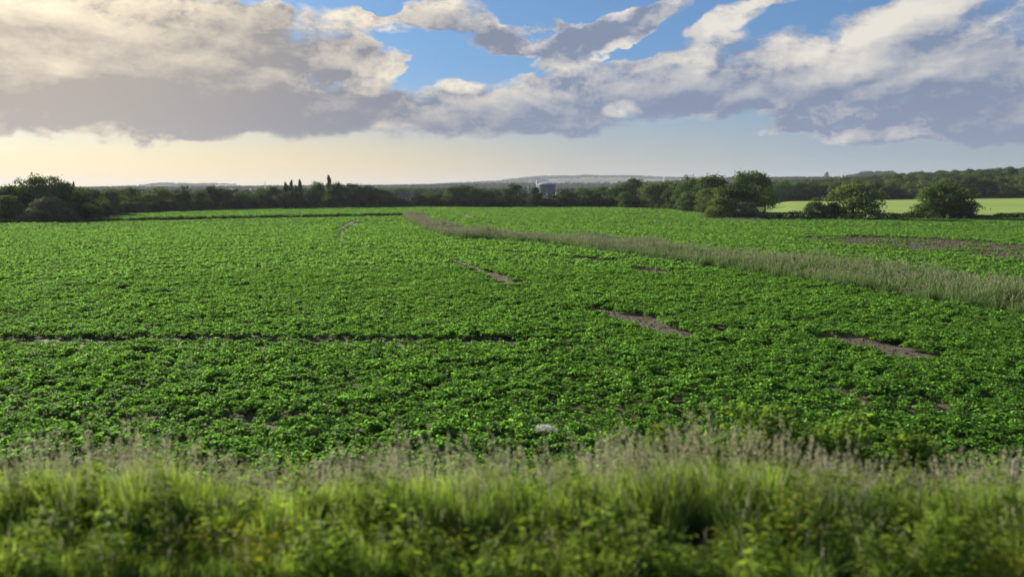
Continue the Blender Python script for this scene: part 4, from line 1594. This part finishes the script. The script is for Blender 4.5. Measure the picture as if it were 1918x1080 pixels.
def pylon(px, dist, top, label, arms=True, wdt=7.0):
    x, y, z = place(px, dist)
    h = EYE + (HZ - top) / F * dist - z
    e = empty('pylon', (x, y, z - .2))
    mb = MB()
    b, m, t = wdt * .5, wdt * .16, .25
    lv = [(0, b), (h * .35, b * .52), (h * .62, m), (h, t)]
    for sx in (-1, 1):
        for sy in (-1, 1):
            mb.tube([(sx * r, sy * r, q) for q, r in lv], [.22, .2, .16, .12], 4)
    prev = None
    for q in np.linspace(0.04, .96, 12):
        r = np.interp(q * h, [l[0] for l in lv], [l[1] for l in lv])
        if prev:
            q0, r0 = prev
            for s in (-1, 1):
                mb.tube([(-r0, s * r0, q0 * h), (r, s * r, q * h)], [.09, .09], 4, caps=False)
                mb.tube([(r0, s * r0, q0 * h), (-r, s * r, q * h)], [.09, .09], 4, caps=False)
                mb.tube([(s * r0, -r0, q0 * h), (s * r, r, q * h)], [.09, .09], 4, caps=False)
        prev = (q, r)
    add('tower', mb.mesh('tower', M['steel']), e)
    if arms:
        for q, l in ((.66, wdt * .62), (.79, wdt * .75), (.92, wdt * .55)):
            mb = MB()
            for s in (-1, 1):
                mb.tube([(0, 0, q * h + .9), (s * l, 0, q * h)], [.16, .10], 4)
                mb.tube([(0, 0, q * h - .3), (s * l, 0, q * h)], [.16, .10], 4)
                mb.tube([(s * l, 0, q * h), (s * l, 0, q * h - 1.6)], [.12, .12], 5)
            add('cross_arm', mb.mesh('cross_arm', M['steel']), e)
    tag(e, label, 'pylon', 'power pylons on the skyline')


pylon(1243, 1500, 329, 'pale pylon rising behind the hedgerow right of centre', wdt=8)
pylon(1575, 1300, 320, 'lattice pylon on the right skyline above the hawthorn', wdt=7)
pylon(497, 1450, 336, 'thin mast on the left skyline before the poplars', arms=False, wdt=3.0)

# thin stake in the far green field
sx, sy = ground_at(561, 408)
e = empty('field_stake', (sx, sy, 0))
add('shaft', MB().tube([(0, 0, -.1), (.03, 0, .8), (.01, 0, 1.75)], [.07, .065, .055], 7).mesh('shaft', M['post']), e)
add('marker', MB().box((.02, -.08, 1.45), (.28, .03, .32)).mesh('marker', M['post']), e)
tag(e, 'thin dark stake standing in the far green field below the poplars', 'stake')

# ------------------------------------------------------------------ trackside fence
def fence():
    fy = 9.5
    zb = verge_z(fy)
    e = empty('post_and_wire_fence', (0, fy, zb))
    xs = []
    for px in (140, 602, 1102, 1560, 1911):
        d = pdir(px, 830)
        xs.append(d.x * fy / d.y)
    xs = [xs[0] - 6.2, xs[0] - 3.1] + xs + [xs[-1] + 2.9, xs[-1] + 5.9]
    rg = random.Random(5)
    for x in xs:
        mb = MB()
        h = 1.13 + rg.uniform(-.03, .05)
        lx = rg.uniform(-.05, .05)
        mb.tube([(x, 0, -.25), (x + lx * .5, 0, h * .5), (x + lx, 0, h - .03), (x + lx, 0, h)], [.065, .062, .058, .04], 9)
        add('post', mb.mesh('post', M['post'], smooth=False), e)
    for wz in (.5, .85):
        pts = []
        for a, b in zip(xs[:-1], xs[1:]):
            pts += [(a, -.062, wz), ((a + b) / 2, -.062, wz - .02)]
        pts.append((xs[-1], -.062, wz))
        add('wire', MB().tube(pts, [.004] * len(pts), 5).mesh('wire', M['wire']), e)
    tag(e, 'weathered post and wire fence half hidden in the trackside grass', 'fence')


fence()


# ------------------------------------------------------------------ shrubs and single plants on the bank
def shrub(px, top, fy, wpx, label, seed, n=10000):
    rg = np.random.default_rng(seed)
    z = verge_z(fy)
    d = pdir(px, top)
    x = d.x * fy / d.y
    h = EYE + d.z * fy / d.y - z
    w = wpx / F * fy
    e = empty('bank_shrub', (x, fy, z - .03))
    mb = MB()
    C, N = [], []
    ns = 26
    for i in range(ns):
        a = rg.uniform(0, 6.28)
        rr = math.sqrt(rg.random()) * w * .5
        tx, ty = rr * math.cos(a), rr * math.sin(a) * .7
        tz = h * (rg.uniform(.72, 1.0)) * (1 - .42 * (2 * rr / w) ** 2)
        pts = [(tx * .12, ty * .12, 0), (tx * .45, ty * .45, tz * .5), (tx * .85, ty * .85, tz * .85), (tx, ty, tz)]
        mb.tube(pts, [.016, .011, .006, .002], 5, caps=False)
        m = n // ns
        t = rg.uniform(.25, 1.03, m)
        P = np.stack([np.interp(t, [0, .5, .85, 1], [p[k] for p in pts]) for k in range(3)], 1)
        P = P + rg.normal(0, 1, (m, 3)) * np.array([.13, .13, .10]) * w / 1.8
        C.append(P)
        N.append(rg.normal(0, .7, (m, 3)) + np.array([0, 0, .8]))
    C, N = np.vstack(C), np.vstack(N)
    C[:, 2] = np.maximum(C[:, 2], .05)
    Dr = rg.normal(size=C.shape) * np.array([1, 1, .5])
    L = rg.uniform(.06, .115, len(C))
    V, T3 = ovate(C, Dr, N, L, L * .55, rg)
    add('foliage', mesh_np('foliage', V, T3, [M['shrub_leaf']]), e)
    add('stems', mb.mesh('stems', M['bark'], smooth=True), e)
    tag(e, label, 'shrub', 'shrubs on the bank at right')


shrub(1255, 775, 10.2, 190, 'leftmost loose shrub behind the trackside grass, right of centre', 701, 7000)
shrub(1425, 742, 10.4, 230, 'tallest loose shrub behind the trackside grass', 702)
shrub(1590, 762, 10.2, 200, 'shrub right of the tallest one behind the trackside grass', 703, 8000)
shrub(1745, 792, 9.8, 190, 'rightmost low shrub behind the trackside grass', 704, 6500)


def umbel():
    fy = 9.2
    z = verge_z(fy)
    d = pdir(1021, 791)
    x = d.x * fy / d.y
    h = EYE + d.z * fy / d.y - z
    rg = np.random.default_rng(9)
    e = empty('hogweed', (x, fy, z - .02))
    mb = MB()
    mb.tube([(0, 0, 0), (.02, 0, h * .5), (0, 0, h - .16)], [.014, .012, .008], 7)
    hd = MB()
    for i in range(15):
        a = i * 2.4
        r = .135 * math.sqrt((i + .5) / 15)
        tip = (r * math.cos(a), r * math.sin(a), h - .02 - r * .35)
        mb.tube([(0, 0, h - .16), (tip[0] * .6, tip[1] * .6, h - .06), tip], [.004, .003, .002], 4, caps=False)
        for k in range(14):
            b = rg.uniform(0, 6.28)
            q = .034 * math.sqrt(rg.random())
            c = Vector((tip[0] + q * math.cos(b), tip[1] + q * math.sin(b), tip[2] + .012 - q * .3))
            s = .011
            for j in range(5):
                an = 2 * math.pi * j / 5 + b
                an2 = an + .55
                hd.tri(tuple(c), (c.x + s * math.cos(an), c.y + s * math.sin(an), c.z + .003), (c.x + s * math.cos(an2), c.y + s * math.sin(an2), c.z + .003))
    add('stem', mb.mesh('stem', M['stem'], smooth=True), e)
    add('flower_head', hd.mesh('flower_head', M['petal']), e)
    n = 10
    a = rg.uniform(0, 6.28, n)
    C = np.stack([np.zeros(n), np.zeros(n), rg.uniform(.1, h * .7, n)], 1)
    Dr = np.stack([np.cos(a), np.sin(a), rg.uniform(0, .4, n)], 1)
    V, T3 = ovate(C, Dr, np.tile([0, 0, 1.0], (n, 1)), rg.uniform(.15, .28, n), rg.uniform(.10, .18, n), rg)
    add('leaves', mesh_np('leaves', V, T3, [M['weed']]), e)
    tag(e, 'white flat flower head on a tall stem above the trackside grass', 'flower')


umbel()


def leafy_weed(px, base, top, mat, label, seed, name='leafy_weed', ls=.13):
    d = pdir(px, base)
    t = (3.36 - EYE) / d.z
    x, y = d.x * t, d.y * t
    z = verge_z(y)
    dt = pdir(px, top)
    h = EYE + dt.z * y / dt.y - z
    e = empty(name, (x, y, z - .02), random.uniform(0, 6))
    add('leaves', weed(seed, h, 54, ls, mat, 'leaves', spread=.12), e)
    add('stem', MB().tube([(0, 0, 0), (.01, .01, h * .5), (0, 0, h * .97)], [.009, .007, .003], 6).mesh('stem', M['stem'], smooth=True), e)
    tag(e, label, 'weed', 'single leafy weeds at the front of the bank')


leafy_weed(400, 1052, 930, M['weed'], 'upright leafy weed at the front of the bank, left of centre', 801)
leafy_weed(1485, 1050, 905, M['weed_yellow'], 'tall yellow-green leafy weed at the front right of the bank', 802)
leafy_weed(1352, 1050, 985, M['weed_yellow'], 'short yellow-green weed beside the tall yellow-green one', 803, ls=.10)
leafy_weed(1130, 1054, 940, M['weed'], 'dark leafy weed at the front of the bank, right of centre', 804)
leafy_weed(540, 1046, 960, M['weed_yellow'], 'yellowish bushy weed at the front left of the bank', 805)
leafy_weed(860, 1050, 985, M['weed_yellow'], 'yellow low weed at the front of the bank near the middle', 806, ls=.10)

d = pdir(1485, 1060)
t = (3.42 - EYE) / d.z
e = empty('orange_scrap', (d.x * t, d.y * t, 3.43))
mb = MB()
rg = np.random.default_rng(4)
G = rg.uniform(-.018, .03, (5, 4))
for i in range(4):
    for j in range(3):
        P = lambda a, b: (a * .028 - .056 + .01 * math.sin(b * 3), b * .022 - .03, float(G[a, b]) + .02)
        mb.quad(P(i, j), P(i + 1, j), P(i + 1, j + 1), P(i, j + 1))
add('wrapper', mb.mesh('wrapper', M['orange']), e)
tag(e, 'small crumpled orange scrap on the dark ground at bottom right', 'litter')


# ------------------------------------------------------------------ haze
def haze():
    z0, z1 = -16.0, 150.0
    s = 9400.0
    mb = MB().box((0, 0, (z0 + z1) / 2), (2 * s, 2 * s, z1 - z0))
    m, T, out = new_mat('haze')
    v = T.node('ShaderNodeVolumePrincipled')
    v.inputs['Color'].default_value = (0.52, 0.57, 0.69, 1)
    v.inputs['Density'].default_value = HAZE
    v.inputs['Anisotropy'].default_value = 0.15
    T.l.new(v.outputs[0], out.inputs['Volume'])
    o = add('haze', mb.mesh('haze', m))
    tag(o, 'thin pale evening haze over the whole landscape', 'haze', kind='stuff')


HAZE = 0.00010
haze()
print('counts', CN, WN)
